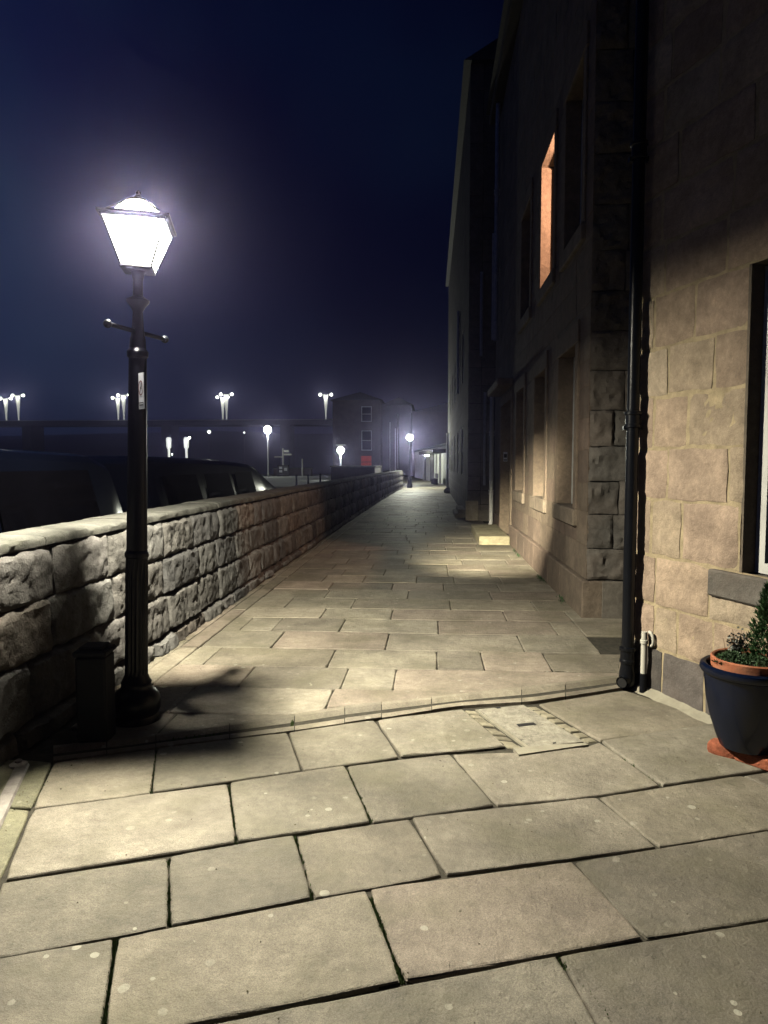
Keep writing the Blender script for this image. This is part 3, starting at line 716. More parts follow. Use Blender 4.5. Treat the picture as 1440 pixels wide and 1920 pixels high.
# window
def abox(mb, u0, u1, z0, z1, h0, h1, mi=0, bev=0):
    mb.box((u0, h0, z0), (u1, h1, z1), mi, T=lambda v: AP(v.x, v.z, v.y)-o, bev=bev)
b = MB(); w0, w1, s0, s1 = winA
abox(b, w0-.02, w0, s0, s1, -.28, .004); abox(b, w1, w1+.02, s0, s1, -.28, .004); abox(b, w0, w1, s1, s1+.02, -.28, -.004)
wn = b.build('window', 'ashlar', near); 
for a in wn.data.color_attributes['Col'].data: a.color = (.20, .165, .125, 1)
b = MB(); abox(b, .83, 2.3, .79, .955, -.28, .035, bev=.012); sl = b.build('sill', 'ashlar', wn)
for a in sl.data.color_attributes['Col'].data: a.color = (.165, .15, .13, 1)
b = MB(); f0, f1 = -.145, -.085
abox(b, w0+.005, w0+.075, s0, s1-.01, f0, f1); abox(b, w1-.075, w1-.005, s0, s1-.01, f0, f1); abox(b, w0+.075, w1-.075, s1-.08, s1-.01, f0, f1); abox(b, w0+.075, w1-.075, s0, s0+.06, f0, f1)
abox(b, w0+.075, w1-.075, 1.84, 1.885, f0, f1-.004); abox(b, (w0+w1)/2-.012, (w0+w1)/2+.012, s0+.06, 1.84, f0, f1-.012); abox(b, (w0+w1)/2-.012, (w0+w1)/2+.012, 1.885, s1-.08, f0, f1-.012)
b.build('frame', 'white', wn)
b = MB(); abox(b, w0+.07, w1-.07, s0+.05, s1-.07, -.133, -.127); b.build('pane', 'glass', wn)

# cast iron downpipe on it
def pipe_thing(name, label, cat, P_, pts, rad, m_, collars=(), shoe=None, group=None):
    t_ = thing(name, label, cat, tuple(P_), group=group); b = MB(); b.tube([Vector(p)-P_ for p in pts], rad, 18); b.build('pipe', m_, t_, smooth=True)
    for c in collars:
        c = Vector(c)-P_; b = MB(); b.lathe([(rad, -.06), (rad*1.28, -.055), (rad*1.28, -.035), (rad*1.18, -.03), (rad*1.18, .03), (rad*1.38, .035), (rad*1.38, .055), (rad, .06)], c=tuple(c), n=24); b.build('collar', m_, t_, smooth=True)
    return t_
pu, ph = .125, .085
dp = pipe_thing('downpipe', 'black cast-iron downpipe on the corner of the near sandstone house', 'downpipe', AP(pu, 0, ph), [AP(pu, .16, ph), AP(pu, 7.9, ph)], .043, 'black', [AP(pu, 1.91, ph), AP(pu, .235, ph), AP(pu, 3.74, ph), AP(pu, 5.57, ph)])
o2 = AP(pu, 0, ph); b = MB(); dr = Vector((-.62, -.78, 0))
b.lathe([(.05, .005), (.057, .03), (.057, .10), (.048, .15), (.046, .19)], n=24)
b.tube([Vector((0, 0, .06)), dr*.05+Vector((0, 0, .052)), dr*.085+Vector((0, 0, .048))], [.045, .042, .044], 18, cap=False)
b.build('shoe', 'black', dp, smooth=True)
b = MB(); b.tube([dr*.0855+Vector((0, 0, .048)), dr*.0865+Vector((0, 0, .048))], .034, 18); b.build('outlet', 'slot', dp)
for zz in (1.84, 3.67): b = MB(); b.box((-.065, -.01, zz), (.065, .035, zz+.03)); b.build('bracket', 'black', dp)
# white plastic overflow pipe with black boot
pu2 = .262
op = thing('overflow_pipe', 'short white plastic pipe with a black foot, bent into the sandstone wall', 'pipe', tuple(AP(pu2, 0, .05))); o3 = AP(pu2, 0, .05)
b = MB(); b.tube([AP(pu2, .12, .05)-o3, AP(pu2, .43, .05)-o3], .021, 16); b.lathe([(.022, .345), (.027, .348), (.027, .372), (.022, .375)], n=18); b.build('pipe', 'plastic', op, smooth=True)
b = MB(); b.tube([AP(pu2, .0, .05)-o3, AP(pu2, .135, .05)-o3], .0245, 16); b.build('boot', 'blackdull', op, smooth=True)
b = MB(); b.tube([AP(pu2+.03+.034*math.sin(a)*1.0, .385+.05*math.cos(a), .035-.02*a/3.1)-o3 for a in [k*math.pi/10 for k in range(11)]], .011, 10); b.build('bend', 'plastic', op, smooth=True)

# ------------------------------------------------------------------ plant pot
pc = Vector((1.722, 3.92, 0))
base = thing('pot_brick', 'red clay brick under the blue pot, nearer the wall', 'brick', (pc.x+.06, pc.y+.02, 0), R(25), 'bricks under the blue plant pot')
bb = MB(); bb.box((-.11, -.05, 0), (.11, .05, .066), bev=.008); k = bb.build('brick', 'brick', base)
base2 = thing('pot_brick', 'rounded red clay brick under the left side of the blue pot', 'brick', (pc.x-.09, pc.y+.04, 0), R(-38), 'bricks under the blue plant pot')
bb = MB(); vs = []
for zz, kk in ((0, .92), (.02, 1), (.05, 1), (.066, .85)):
    for a in range(16):
        an = 2*math.pi*a/16; r_ = (abs(math.cos(an))**4/.095**4+abs(math.sin(an))**4/.055**4)**-.25; vs.append((r_*kk*math.cos(an), r_*kk*math.sin(an), zz))
bb.add(vs, [(i*16+j, i*16+(j+1) % 16, i*16+16+(j+1) % 16, i*16+16+j) for i in range(3) for j in range(16)]+[tuple(range(48, 64))]); bb.build('brick', 'brick', base2, smooth=True)
base3 = thing('pot_brick', 'red clay brick under the blue pot with its end in the pot shadow', 'brick', (pc.x+.02, pc.y-.085, 0), R(-50), 'bricks under the blue plant pot')
bb = MB(); bb.box((-.10, -.05, 0), (.10, .05, .066), bev=.008); bb.build('brick', 'brick', base3)
pot = thing('plant_pot', 'large glazed dark blue plant pot standing on red bricks against the house', 'plant pot', (pc.x, pc.y, .066))
b = MB(); b.lathe([(.125, 0), (.135, .004), (.158, .06), (.190, .16), (.212, .26), (.222, .36), (.226, .40), (.240, .408), (.248, .425), (.244, .445), (.230, .455), (.215, .45), (.208, .43), (.20, .30), (.01, .28)], n=56); b.build('pot', 'blue', pot, smooth=True)
inn = thing('terracotta_pot', 'terracotta pot with heather and a juniper, sitting inside the blue pot', 'plant pot', (pc.x+.01, pc.y, .425))
b = MB(); b.lathe([(.14, -.04), (.175, .02), (.188, .06), (.190, .075), (.200, .08), (.203, .128), (.196, .135), (.185, .13), (.180, .10), (.01, .10)], n=48); b.build('pot', 'terra', inn, smooth=True)
b = MB(); b.lathe([(.178, .10), (.17, .112), (.08, .12), (.005, .122)], n=32); b.build('soil', 'soil', inn, smooth=True)
# foliage made of small leaves
def leaf(mb, p, d, w, up=None):
    d = Vector(d); s_ = d.cross(up or Vector((random.uniform(-1, 1), random.uniform(-1, 1), .3))).normalized()*w
    mb.add([p, p+d*.5+s_, p+d, p+d*.5-s_], [(0, 1, 2, 3)])
rl = random.Random(13); random.seed(13)
ju = thing('juniper', 'dark green conical juniper growing in the terracotta pot', 'shrub', (pc.x+.11, pc.y+.03, .535))
b = MB()
for k in range(1500):
    h = rl.random()**1.1*.40; r_ = .115*(1-h/.44)*(.62+.38*abs(math.sin(h*40+rl.random())))*rl.uniform(.35, 1.30)+.004; a = rl.uniform(0, 6.283)
    p = Vector((r_*math.cos(a), r_*math.sin(a), h)); dirn = Vector((math.cos(a)*.55, math.sin(a)*.55, rl.uniform(.6, 1.4))).normalized()
    leaf(b, p, dirn*rl.uniform(.02, .048), .004)
    for q in range(2): leaf(b, p+dirn*.01, (dirn+Vector((rl.gauss(0, .6), rl.gauss(0, .6), rl.gauss(0, .3)))).normalized()*rl.uniform(.014, .03), .0035)
b.build('foliage', 'leafd', ju)
b = MB(); b.tube([(0, 0, -.02), (.004, 0, .18), (0, 0, .36)], [.010, .007, .002], 8); b.build('stem', 'stem', ju)
he = thing('heather', 'low dark green heather spilling over the left rim of the terracotta pot', 'plant', (pc.x-.05, pc.y-.03, .535)); b = MB()
for k in range(900):
    a = rl.uniform(0, 6.283); r_ = rl.random()**.6; cx, cy = ((-.055, .0) if rl.random() < .55 else (.04, -.075)); rad = .082
    p = Vector((cx+r_*rad*1.15*math.cos(a), cy+r_*rad*math.sin(a), .055*(1-r_*r_)*rl.uniform(.4, 1.1)))
    for q in range(2): leaf(b, p, Vector((rl.gauss(0, .6)+(p.x-cx)*6, rl.gauss(0, .6), rl.uniform(.2, 1))).normalized()*rl.uniform(.010, .024), .0032)
b.build('foliage', 'leafh', he)
si = thing('variegated_shrub', 'small silvery variegated shrub behind the heather in the terracotta pot', 'shrub', (pc.x-.04, pc.y+.07, .535)); b = MB(); b2 = MB(); b3 = MB()
for k in range(26):
    a = rl.uniform(0, 6.283); tip = Vector((math.cos(a)*rl.uniform(.01, .06), math.sin(a)*rl.uniform(.01, .06), rl.uniform(.06, .165)))
    b3.tube([(0, 0, -.01), tuple(tip*.5+Vector((0, 0, .01))), tuple(tip)], [.0022, .0018, .001], 5)
    for q in range(12):
        p = tip*rl.uniform(.35, 1.05)+Vector((rl.gauss(0, .008), rl.gauss(0, .008), rl.gauss(0, .006)))
        leaf(b if rl.random() < .55 else b2, p, Vector((rl.gauss(0, 1), rl.gauss(0, 1), rl.gauss(.3, .6))).normalized()*rl.uniform(.012, .022), .0065)
b.build('pale_leaves', 'leafs', si); b2.build('dark_leaves', 'leafk', si); b3.build('stems', 'stem', si)
tw = thing('dry_grass', 'a few thin dry stalks arching over the left of the terracotta pot', 'plant', (pc.x-.12, pc.y, .535)); b = MB()
for tipx, tipz, h in ((-.035, .125, .09), (-.085, .035, .075), (.055, .05, .045), (-.02, .06, .02)):
    b.tube([(0, 0, -.005), (tipx*.3, 0, h*.75), (tipx*.65, -.005, (h+tipz)*.58), (tipx, -.01, tipz)], [.0016, .0014, .0012, .0006], 5)
b.build('stalks', 'stem', tw)

# ================================================================== TERRACE (long building, B)
BX, BY0, BY1, BH = 1.615, 7.5, 18.4, 10.2
ter = thing('stone_terrace', 'tall ashlar sandstone building with tall windows and a plinth, along the right of the path', 'building', (BX, BY0, 0)); o = Vector(ter.location)
lowW = [(8.17, 9.22), (10.28, 11.3), (12.62, 13.7)]; upW = [(7.98, 8.98), (9.80, 10.9), (12.05, 13.2)]
door = (14.55, 16.6)
lz0, lz1, uz0, uz1 = 1.10, 2.93, 4.15, 5.93
def palb(rnd, i, a, b_):
    c = rnd.choice([(.22, .17, .125), (.21, .165, .12), (.24, .19, .14), (.20, .15, .115), (.23, .17, .13)]); k = rnd.uniform(.86, 1.1); return tuple(x*k for x in c)
cb = [.40, .75, lz0, 1.40, 1.75, 2.08, 2.41, 2.68, lz1, 3.25, 3.6, 3.9, uz0, 4.5, 4.85, 5.2, 5.55, uz1, 6.3, 6.7, 7.1, 7.5, 7.9, 8.3, 8.7, 9.1, 9.5, 9.9]
sw = .15
ops = [(y0-sw, y1+sw, lz0-.001, lz1+.001) for y0, y1 in lowW]+[(y0-sw, y1+sw, uz0, uz1) for y0, y1 in upW]+[(door[0], door[1], 0, 2.92)]
fb = MB()
opsu = [(a-BY0, b_-BY0, c, d) for a, b_, c, d in ops]
masonry(fb, (BX, BY0, 0), (0, 1, 0), (-1, 0, 0), cb, rand_joints(0, BY1-BY0, .45, .85), openings=opsu, gap=.0035, bulge=.004, rough=.004, edge=.004, depth=.012, pal=palb, pw=22, seed=41, wob=.002, cell=.07, mortar_depth=.004)
# end wall facing the camera: rock faced
def pale(rnd, i, a, b_):
    c = rnd.choice([(.16, .145, .125), (.19, .165, .14), (.14, .13, .115)]); k = rnd.uniform(.85, 1.15); return tuple(x*k for x in c)
masonry(fb, (BX, BY0, 0), (1, 0, 0), (0, -1, 0), [.40, .72, 1.08, 1.42, 1.78, 2.15, 2.55, 2.95, 3.35, 3.75]+[4.2+.5*k for k in range(12)], lambda i, r_: [0, r_.uniform(.25, .5), .75, 1.3, 2.0, 2.8, 3.6], gap=.005, bulge=.014, rough=.022, edge=.008, depth=.02, pal=pale, pw=16, seed=42, cell=.03, wob=.003, mortar_depth=.035)
fo = fb.build('wall_face', ['ashlar', 'ashlar_mortar'], ter, smooth=True); fo.location = -o
# plinth
b = MB(); rp_ = random.Random(77); y = BY0-.03
while y < BY1:
    y1 = min(BY1, y+rp_.uniform(.8, 1.4))
    if not (y > door[0]-.1 and y1 < door[1]+.3):
        yy1 = y1
        if y < door[0] < y1: yy1 = door[0]
        yy0 = y
        if y < door[1] < y1: yy0 = door[1]; yy1 = y1
        b.box((BX-.045-o.x, yy0+.002-o.y, -.05), (BX+.2-o.x, yy1-.002-o.y, .385), bev=.012, col=palb(rp_, 0, 0, 0))
    y = y1
PLS = [b]; b = MB()
for k in range(4): b.box((BX-.045-o.x+(.2 if k == 0 else k*.9), -.034, -.05), (BX-.045-o.x+(k+1)*.9-.004, .15, .384), bev=.012, col=(.20, .18, .15))
b.build('plinth', 'ashlar', ter); pk = PLS[0]; k2 = sum(1 for v in pk.v if v[1]+o.y < door[0]+.01)
for lo_, hi_ in ((-9, door[0]+.01), (door[0]+.01, 99)):
    nb_ = MB(); idx = {}
    for f_ in pk.f:
        if lo_ <= pk.v[f_[0]][1]+o.y < hi_:
            for i_ in f_:
                if i_ not in idx: idx[i_] = len(nb_.v); nb_.v.append(pk.v[i_]); nb_.c.append(pk.c[i_])
            nb_.f.append(tuple(idx[i_] for i_ in f_)); nb_.m.append(0)
    nb_.build('plinth', 'ashlar', ter)
# core, roof, gutter
b = MB(); b.box((BX+.32-o.x, .3, 0), (BX+9-o.x, BY1-.02-o.y, BH)); b.box((BX+.02-o.x, .02, 5.94), (BX+.34-o.x, BY1-.01-o.y, BH)); b.box((BX+.02-o.x, .02, .02), (BX+.34-o.x, .30, BH))
co = b.build('wall', 'stonedark', ter)
b = MB(); b.box((BX-.22-o.x, -.15, BH-.25), (BX+.1-o.x, BY1-o.y, BH-.05), bev=.03); b.build('eaves', 'stonedark', ter)
b = MB(); x0, x1 = BX-.3-o.x, BX+9.2-o.x; y0, y1 = -.2, BY1-o.y
b.add([(x0, y0, BH), (x0, y1, BH), (x1, y1, BH), (x1, y0, BH), ((x0+x1)/2, y0, BH+4), ((x0+x1)/2, y1, BH+4)], [(0, 1, 5, 4), (1, 2, 5), (2, 3, 4, 5), (3, 0, 4), (0, 3, 2, 1)]); b.build('roof', 'slate', ter)
def tbox(mb, x0, x1, y0, y1, z0, z1, **k): mb.box((x0-o.x, y0-o.y, z0), (x1-o.x, y1-o.y, z1), **k)
def win(y0, y1, z0, z1, warm=False, sill=True):
    c1 = (.24, .185, .135); b = MB(); d = .23
    # architrave ring, proud of the wall, with reveals
    tbox(b, BX-.022, BX+d, y0-sw, y0, z0, z1, bev=.006, col=c1); tbox(b, BX-.022, BX+d, y1, y1+sw, z0, z1, bev=.006, col=c1); tbox(b, BX-.022, BX+d, y0, y1, z1, z1+.0, col=c1) if 0 else None
    tbox(b, BX-.030, BX+d, y0-sw-.02, y1+sw+.02, z1, z1+.24, bev=.01, col=c1)
    w = b.build('window', 'ashlar', ter)
    b = MB(); tbox(b, BX-.05, BX+d, y0-sw-.01, y1+sw+.01, z0-.19, z0, bev=.012, col=(.27, .22, .165)); b.build('sill', 'ashlar', w)
    b = MB(); f0, f1 = BX+.165, BX+.225
    tbox(b, f0, f1, y0+.002, y0+.055, z0, z1); tbox(b, f0, f1, y1-.055, y1-.002, z0, z1); tbox(b, f0, f1, y0+.055, y1-.055, z1-.06, z1-.002); tbox(b, f0, f1, y0+.055, y1-.055, z0+.002, z0+.06)
    if not warm: tbox(b, f0+.01, f1, y0+.055, y1-.055, (z0+z1)/2-.02, (z0+z1)/2+.02); tbox(b, f0+.02, f1, (y0+y1)/2-.012, (y0+y1)/2+.012, z0+.06, z1-.06)
    b.build('frame', 'white', w)
    if not warm:
        b = MB(); tbox(b, f0+.03, f0+.036, y0+.05, y1-.05, z0+.05, z1-.05); b.build('pane', 'glass', w)
    else:
        b = MB(); X0, X1 = BX+.228, BX+1.6; b.quad(*[Vector(p)-o for p in ((X1, y0-.3, z0-.4), (X1, y1+.3, z0-.4), (X1, y1+.3, z1+.3), (X1, y0-.3, z1+.3))])
        for yy in (y0-.3, y1+.3): b.quad(*[Vector(p)-o for p in ((X0, yy, z0-.4), (X1, yy, z0-.4), (X1, yy, z1+.3), (X0, yy, z1+.3))])
        for zz in (z0-.4, z1+.3): b.quad(*[Vector(p)-o for p in ((X0, y0-.3, zz), (X1, y0-.3, zz), (X1, y1+.3, zz), (X0, y1+.3, zz))])
        b.quad(*[Vector(p)-o for p in ((X0, y0-.3, z1), (X0, y1+.3, z1), (X0, y1+.3, z1+.3), (X0, y0-.3, z1+.3))]); b.quad(*[Vector(p)-o for p in ((X0, y0-.3, z0-.4), (X0, y1+.3, z0-.4), (X0, y1+.3, z0), (X0, y0-.3, z0))])
        for ya, yb_ in ((y0-.3, y0), (y1, y1+.3)): b.quad(*[Vector(p)-o for p in ((X0, ya, z0), (X0, yb_, z0), (X0, yb_, z1), (X0, ya, z1))])
        b.build('room', 'warm', w)
        light('room_light', tuple(Vector((BX+.75, y0+.25, z1-.42))-o), 300, (1, .58, .38), .05, w)
    return w
for y0, y1 in lowW: win(y0, y1, lz0, lz1)
for i, (y0, y1) in enumerate(upW): win(y0, y1, uz0, uz1, warm=(i == 1))
# the solid core must stay clear of the lit room
co.data.clear_geometry(); b = MB()
tbox(b, BX+.30, BX+9, BY0+.3, 9.45, .0, BH); tbox(b, BX+.30, BX+9, 11.25, BY1-.02, 0, BH); tbox(b, BX+.30, BX+9, 9.45, 11.25, 0, 3.7); tbox(b, BX+.30, BX+9, 9.45, 11.25, 6.3, BH); tbox(b, BX+1.65, BX+9, 9.45, 11.25, 3.7, 6.3)
tbox(b, BX+.03, BX+.30, BY0+.03, BY1-.01, 6.25, BH); tbox(b, BX+.03, BX+5, BY0+.03, BY0+.30, .02, BH); tbox(b, BX+.03, BX+5, BY1-.3, BY1-.02, .0, BH)
me = b.build('tmp', 'stonedark').data; tmp = bpy.data.objects['tmp']; co.data = me; bpy.data.objects.remove(tmp); me.name = 'wall'
# door recess
b = MB(); tbox(b, BX-.03, BX+.36, door[0]-.16, door[0], 0, 3.08, bev=.008, col=(.32, .25, .18)); tbox(b, BX-.03, BX+.36, door[1], door[1]+.16, 0, 3.08, bev=.008, col=(.34, .265, .19)); tbox(b, BX-.03, BX+.36, door[0], door[1], 2.9, 3.08, col=(.3, .23, .17))
tbox(b, BX-.32, BX+.0, door[0]-.2, door[1]+.2, 3.15, 3.3, bev=.02, col=(.26, .2, .15))
dr_ = b.build('door_surround', 'ashlar', ter)
b = MB(); tbox(b, BX+.30, BX+.34, door[0], door[1], .17, 2.9); dl = b.build('door', 'blackdull', ter)
b = MB()
for (a, c) in ((14.7, 15.5), (15.65, 16.45)):
    for z0, z1 in ((.35, 1.1), (1.25, 2.6)): tbox(b, BX+.28, BX+.302, a, c, z0, z1, bev=.01)
b.build('panel', 'blackdull', dl)
b = MB(); b.ball((BX+.26-o.x, 15.58-o.y, 1.15), .03, n=8); b.build('handle', 'greypipe', dl, smooth=True)
st = thing('door_step', 'pale stone doorstep projecting onto the path before the terrace door', 'step', (1.22, 15.6, 0))
b = MB(); b.box((-.26, -1.4, -.04), (.345, 1.45, .17), bev=.015, col=(.42, .38, .24)); b.build('step', 'ashlar', st)
nt_ = thing('door_notice', 'small white notice fixed inside the terrace door recess', 'notice', (1.70, door[1]-.012, 1.66))
b = MB(); b.box((-.045, -.005, 0), (.045, .008, .215)); b.build('plate', 'signwhite', nt_)
b = MB(); b.box((-.035, -.008, .085), (.035, -.0055, .17)); b.build('lettering', 'signdark', nt_); b = MB(); b.box((-.038, -.008, .02), (.038, -.0055, .045)); b.build('lettering', 'signdark', nt_)

# light pipes on the terrace
G = 'pale rainwater pipes on the terrace'
P_ = Vector((1.50, 17.95, 0)); q = pipe_thing('drainpipe', 'long pale drainpipe reaching the ground beside the terrace doorstep', 'drainpipe', P_, [P_+Vector((-.06, -.05, .02)), P_+Vector((0, 0, .14)), P_+Vector((0, 0, 3.3)), P_+Vector((.03, 0, 3.45))], .050, 'white', [P_+Vector((0, 0, 2.35)), P_+Vector((0, 0, .9))], group=G)
P_ = Vector((1.50, 17.2, 0)); q = pipe_thing('drainpipe', 'tall drainpipe high on the terrace wall, rising to the eaves above the door', 'drainpipe', P_, [P_+Vector((0, 0, 4.5)), P_+Vector((0, 0, 9.4)), P_+Vector((.02, .12, 9.8)), P_+Vector((.02, .12, 10.1))], .05, 'greypipe', [P_+Vector((0, 0, 6.1)), P_+Vector((0, 0, 7.9))], group=G)
P_ = Vector((1.52, 18.28, 0)); q = pipe_thing('drainpipe', 'thinner drainpipe just left of the tall one high on the terrace', 'drainpipe', P_, [P_+Vector((0, 0, 4.7)), P_+Vector((0, 0, 7.3))], .028, 'greypipe', group=G)

# ================================================================== NEXT BUILDING (C)
CX, CY0, CY1 = 1.04, 20.4, 45.0
nb = thing('stone_townhouse', 'dark stone townhouse beyond the terrace, its face set forward towards the path', 'building', (CX, CY0, 0)); o = Vector(nb.location)
fc = MB(); ccs = [.0, .45, .85, 1.25, 1.65, 2.05, 2.45, 2.85, 3.3, 3.8, 4.3, 4.8, 5.4, 6, 6.6, 7.2, 7.8, 8.4, 9, 9.7, 10.4, 11.1, 11.8, 12.5]
masonry(fc, (CX, CY0, 0), (1, 0, 0), (0, -1, 0), ccs, lambda i, r_: [0, .36, .8, 1.4, 2.2], gap=.006, bulge=.01, rough=.008, edge=.008, depth=.02, pal=pale, cell=.12, seed=51, mortar_depth=.01)
masonry(fc, (CX, CY0, 0), (0, 1, 0), (-1, 0, 0), ccs, rand_joints(0, CY1-CY0, .8, 1.4), openings=[(a, a+1.1, 1.25, 2.85) for a in (3.2, 7, 11, 15, 19)]+[(a, a+1.1, 4.3, 6) for a in (3.2, 7, 11, 15, 19)], gap=.006, bulge=.008, rough=.006, edge=.006, depth=.02, pal=lambda *a: tuple(x*.22 for x in pale(*a)), cell=.2, seed=52, mortar_depth=.01)  # long face coloured darker, shade painted in against the far lamp
fo = fc.build('wall_face', ['ashlar', 'joint_dark'], nb); fo.location = -o
b = MB(); b.box((.15, .04, 0), (8, CY1-CY0, 12.5)); b.build('wall', 'stonedark', nb)
b = MB(); b.add([(-.2, -.2, 12.5), (-.2, CY1-CY0, 12.5), (8.2, CY1-CY0, 12.5), (8.2, -.2, 12.5), (4, -.2, 15), (4, CY1-CY0, 15)], [(0, 1, 5, 4), (1, 2, 5), (2, 3, 4, 5), (3, 0, 4), (0, 3, 2, 1)]); b.build('roof', 'slate', nb)
b = MB(); b.box((-.06, -.07, -.05), (.30, .0, .56), bev=.015, col=(.33, .29, .22)); b.box((.30, -.05, -.05), (1.2, .0, .30), bev=.015, col=(.2, .18, .15)); b.build('plinth', 'ashlar', nb)
for a in (3.2, 7, 11, 15, 19):
    for z0, z1 in ((1.25, 2.85), (4.3, 6)):
        b = MB(); b.box((.03, a, z0), (.09, a+.07, z1)); b.box((.03, a+1.03, z0), (.09, a+1.1, z1)); b.box((.03, a+.07, z1-.07), (.09, a+1.03, z1)); b.box((.03, a+.07, z0), (.09, a+1.03, z0+.07)); b.box((.03, a+.07, (z0+z1)/2-.03), (.09, a+1.03, (z0+z1)/2+.03)); w = b.build('window', 'white', nb)
        b = MB(); b.box((.10, a, z0), (.12, a+1.1, z1)); b.build('pane', 'glass', w)
for yy, z0, z1, r_, x, lab in ((20.3, 1.0, 3.6, .035, 1.50, 'narrow drainpipe low in the gap beside the set-forward townhouse'), (20.3, 4.6, 6.9, .04, 1.38, 'drainpipe high on the end wall of the set-forward townhouse'), (26.8, 4.2, 7.2, .045, .98, 'farthest drainpipe, high on the long face of the townhouse')):
    P_ = Vector((x, yy, 0)); pipe_thing('drainpipe', lab, 'drainpipe', P_, [P_+Vector((0, 0, z0)), P_+Vector((0, 0, z1))], r_, 'greypipe', group='pale rainwater pipes on the townhouse')
s2 = thing('townhouse_step', 'low pair of stone steps at the townhouse corner', 'steps', (.88, 22.1, 0))
b = MB(); b.box((-.16, -.7, -.04), (.16, 1.6, .12), bev=.01, col=(.25, .23, .18)); b.box((-.06, -.6, .12), (.16, 1.5, .24), bev=.01, col=(.25, .23, .18)); b.build('step', 'ashlar', s2)
# slim lit gatepost, hanging board and boulder at the far right of the path
gp = thing('gatepost', 'tall pale post at the far right end of the path', 'post', (1.0, 42.5, 0)); b = MB(); b.box((-.09, -.09, 0), (.09, .09, 3.3), bev=.02); b.box((-.12, -.12, 3.3), (.12, .12, 3.42), bev=.02); b.build('shaft', 'greypipe', gp)
hs = thing('hanging_board', 'small white board projecting from the townhouse beside the tall pale post', 'sign', (1.17, 40.5, 2.0))
b = MB(); b.box((-.15, -.03, .0), (.13, .03, .36)); b.build('board', 'signwhite', hs); b = MB(); b.box((-.11, -.034, .20), (.09, -.0305, .24)); b.build('lettering', 'signdark', hs); b = MB(); b.box((-.11, -.034, .10), (.06, -.0305, .13)); b.build('lettering', 'signdark', hs)
b = MB(); b.box((-.15, -.012, .37), (-.0, .012, .40)); b.tube([(-.1, .0, .38), (-.1, .0, 1.2)], .015, 8); b.tube([(.05, .0, .38), (.05, .0, 1.2)], .012, 8); b.build('bracket', 'greypipe', hs)
bd = MB(); 
bd.ball((0, 0, .16), .26, n=8); bd.v = [(v[0]*1.1, v[1], v[2]*.8) for v in bd.v]; bo_ = bd.build('boulder', 'cap', smooth=True); bo_.location = (.98, 39.2, 0); tag(bo_, 'rounded pale guard stone at the foot of the far townhouse wall', 'guard stone')

# ================================================================== FAR END
fl = thing('street_lamp', 'lit black street lamp with a round globe, standing where the wall ends', 'street lamp', (-1.42, 47.8, 0), group='street lamps with globe lights')
b = MB(); b.lathe([(.19, 0), (.19, .25), (.14, .32), (.14, .55), (.10, .62)], n=20); b.build('base', 'black', fl, smooth=True)
b = MB(); b.lathe([(.085, .6), (.07, 2.2), (.06, 3.05), (.10, 3.10), (.10, 3.14)], n=16); b.build('shaft', 'black', fl, smooth=True)
b = MB(); b.ball((0, 0, 3.36), .23, n=10); b.build('globe', 'globe', fl, smooth=True)
b = MB(); b.lathe([(.12, 3.56), (.10, 3.60), (.02, 3.66), (.012, 3.8)], n=16); b.build('cap', 'black', fl, smooth=True)
light('lamp_light', (0, -.30, 3.3), 1500, (.98, 1, .82), .05, fl)
# pale low building at the path's end
W0, W1_ = Vector((-1.95, 86, 0)), Vector((1.25, 53.9, 0)); d = (W1_-W0); WL = d.length; d.normalize(); nrm = Vector((-d.y*-1, d.x*-1, 0)); 
if nrm.y > 0: nrm = -nrm
wh = thing('pale_low_building', 'low pale painted building with a porch closing the far end of the path', 'building', tuple(W0)); o = W0.copy()
def WP(u, z, h=0): return W0+d*u+nrm*h+Vector((0, 0, z))-o
def wbox(mb, u0, u1, z0, z1, h0, h1): mb.box((u0, h0, z0), (u1, h1, z1), T=lambda v: WP(v.x, v.z, v.y))
b = MB(); wbox(b, 0, WL, 0, 3.0, -4, 0); b.build('wall', 'render_white', wh)
b = MB(); wbox(b, -.2, WL+.2, 3.0, 3.2, -4.2, .15); b.build('roof', 'slate', wh)
for da, dz, dh in ((12, 14.5, 2.9), (19, 23, 2.6), (26.5, 28, 2.6)): b = MB(); wbox(b, da, dz, 0, dh, .0, .03); b.build('door', 'stonedark', wh)
for u in (13.3, 24.5): b = MB(); b.tube([WP(u, 0, .12), WP(u, 3.0 if u < 20 else 2.6, .12)], .09, 10); b.build('pillar', 'white', wh)
b = MB(); wbox(b, 18, 31, 2.45, 2.75, 0, 1.0); b.build('canopy', 'stonedark', wh)
b = MB(); wbox(b, 19.5, 21, 2.32, 2.42, .3, .6); b.build('porch_light', 'globe', wh)
pl = light('porch_lamp', tuple(WP(27, 2.2, 2.3)), 420, (.95, 1, .85), .1, wh)
bn = thing('bench', 'small dark bench against the pale low building', 'bench', tuple(W0+d*29.5+nrm*.7)); an_ = math.atan2(d.y, d.x); bn.rotation_euler = (0, 0, an_)
b = MB(); b.box((-.9, -.2, .42), (.9, .2, .47)); b.build('seat', 'blackdull', bn)
b = MB(); b.box((-.9, .15, .5), (.9, .2, .85)); b.build('backrest', 'blackdull', bn)
for x in (-.8, .8): b = MB(); b.box((x-.04, -.18, 0), (x+.04, .18, .42)); b.build('leg', 'blackdull', bn)
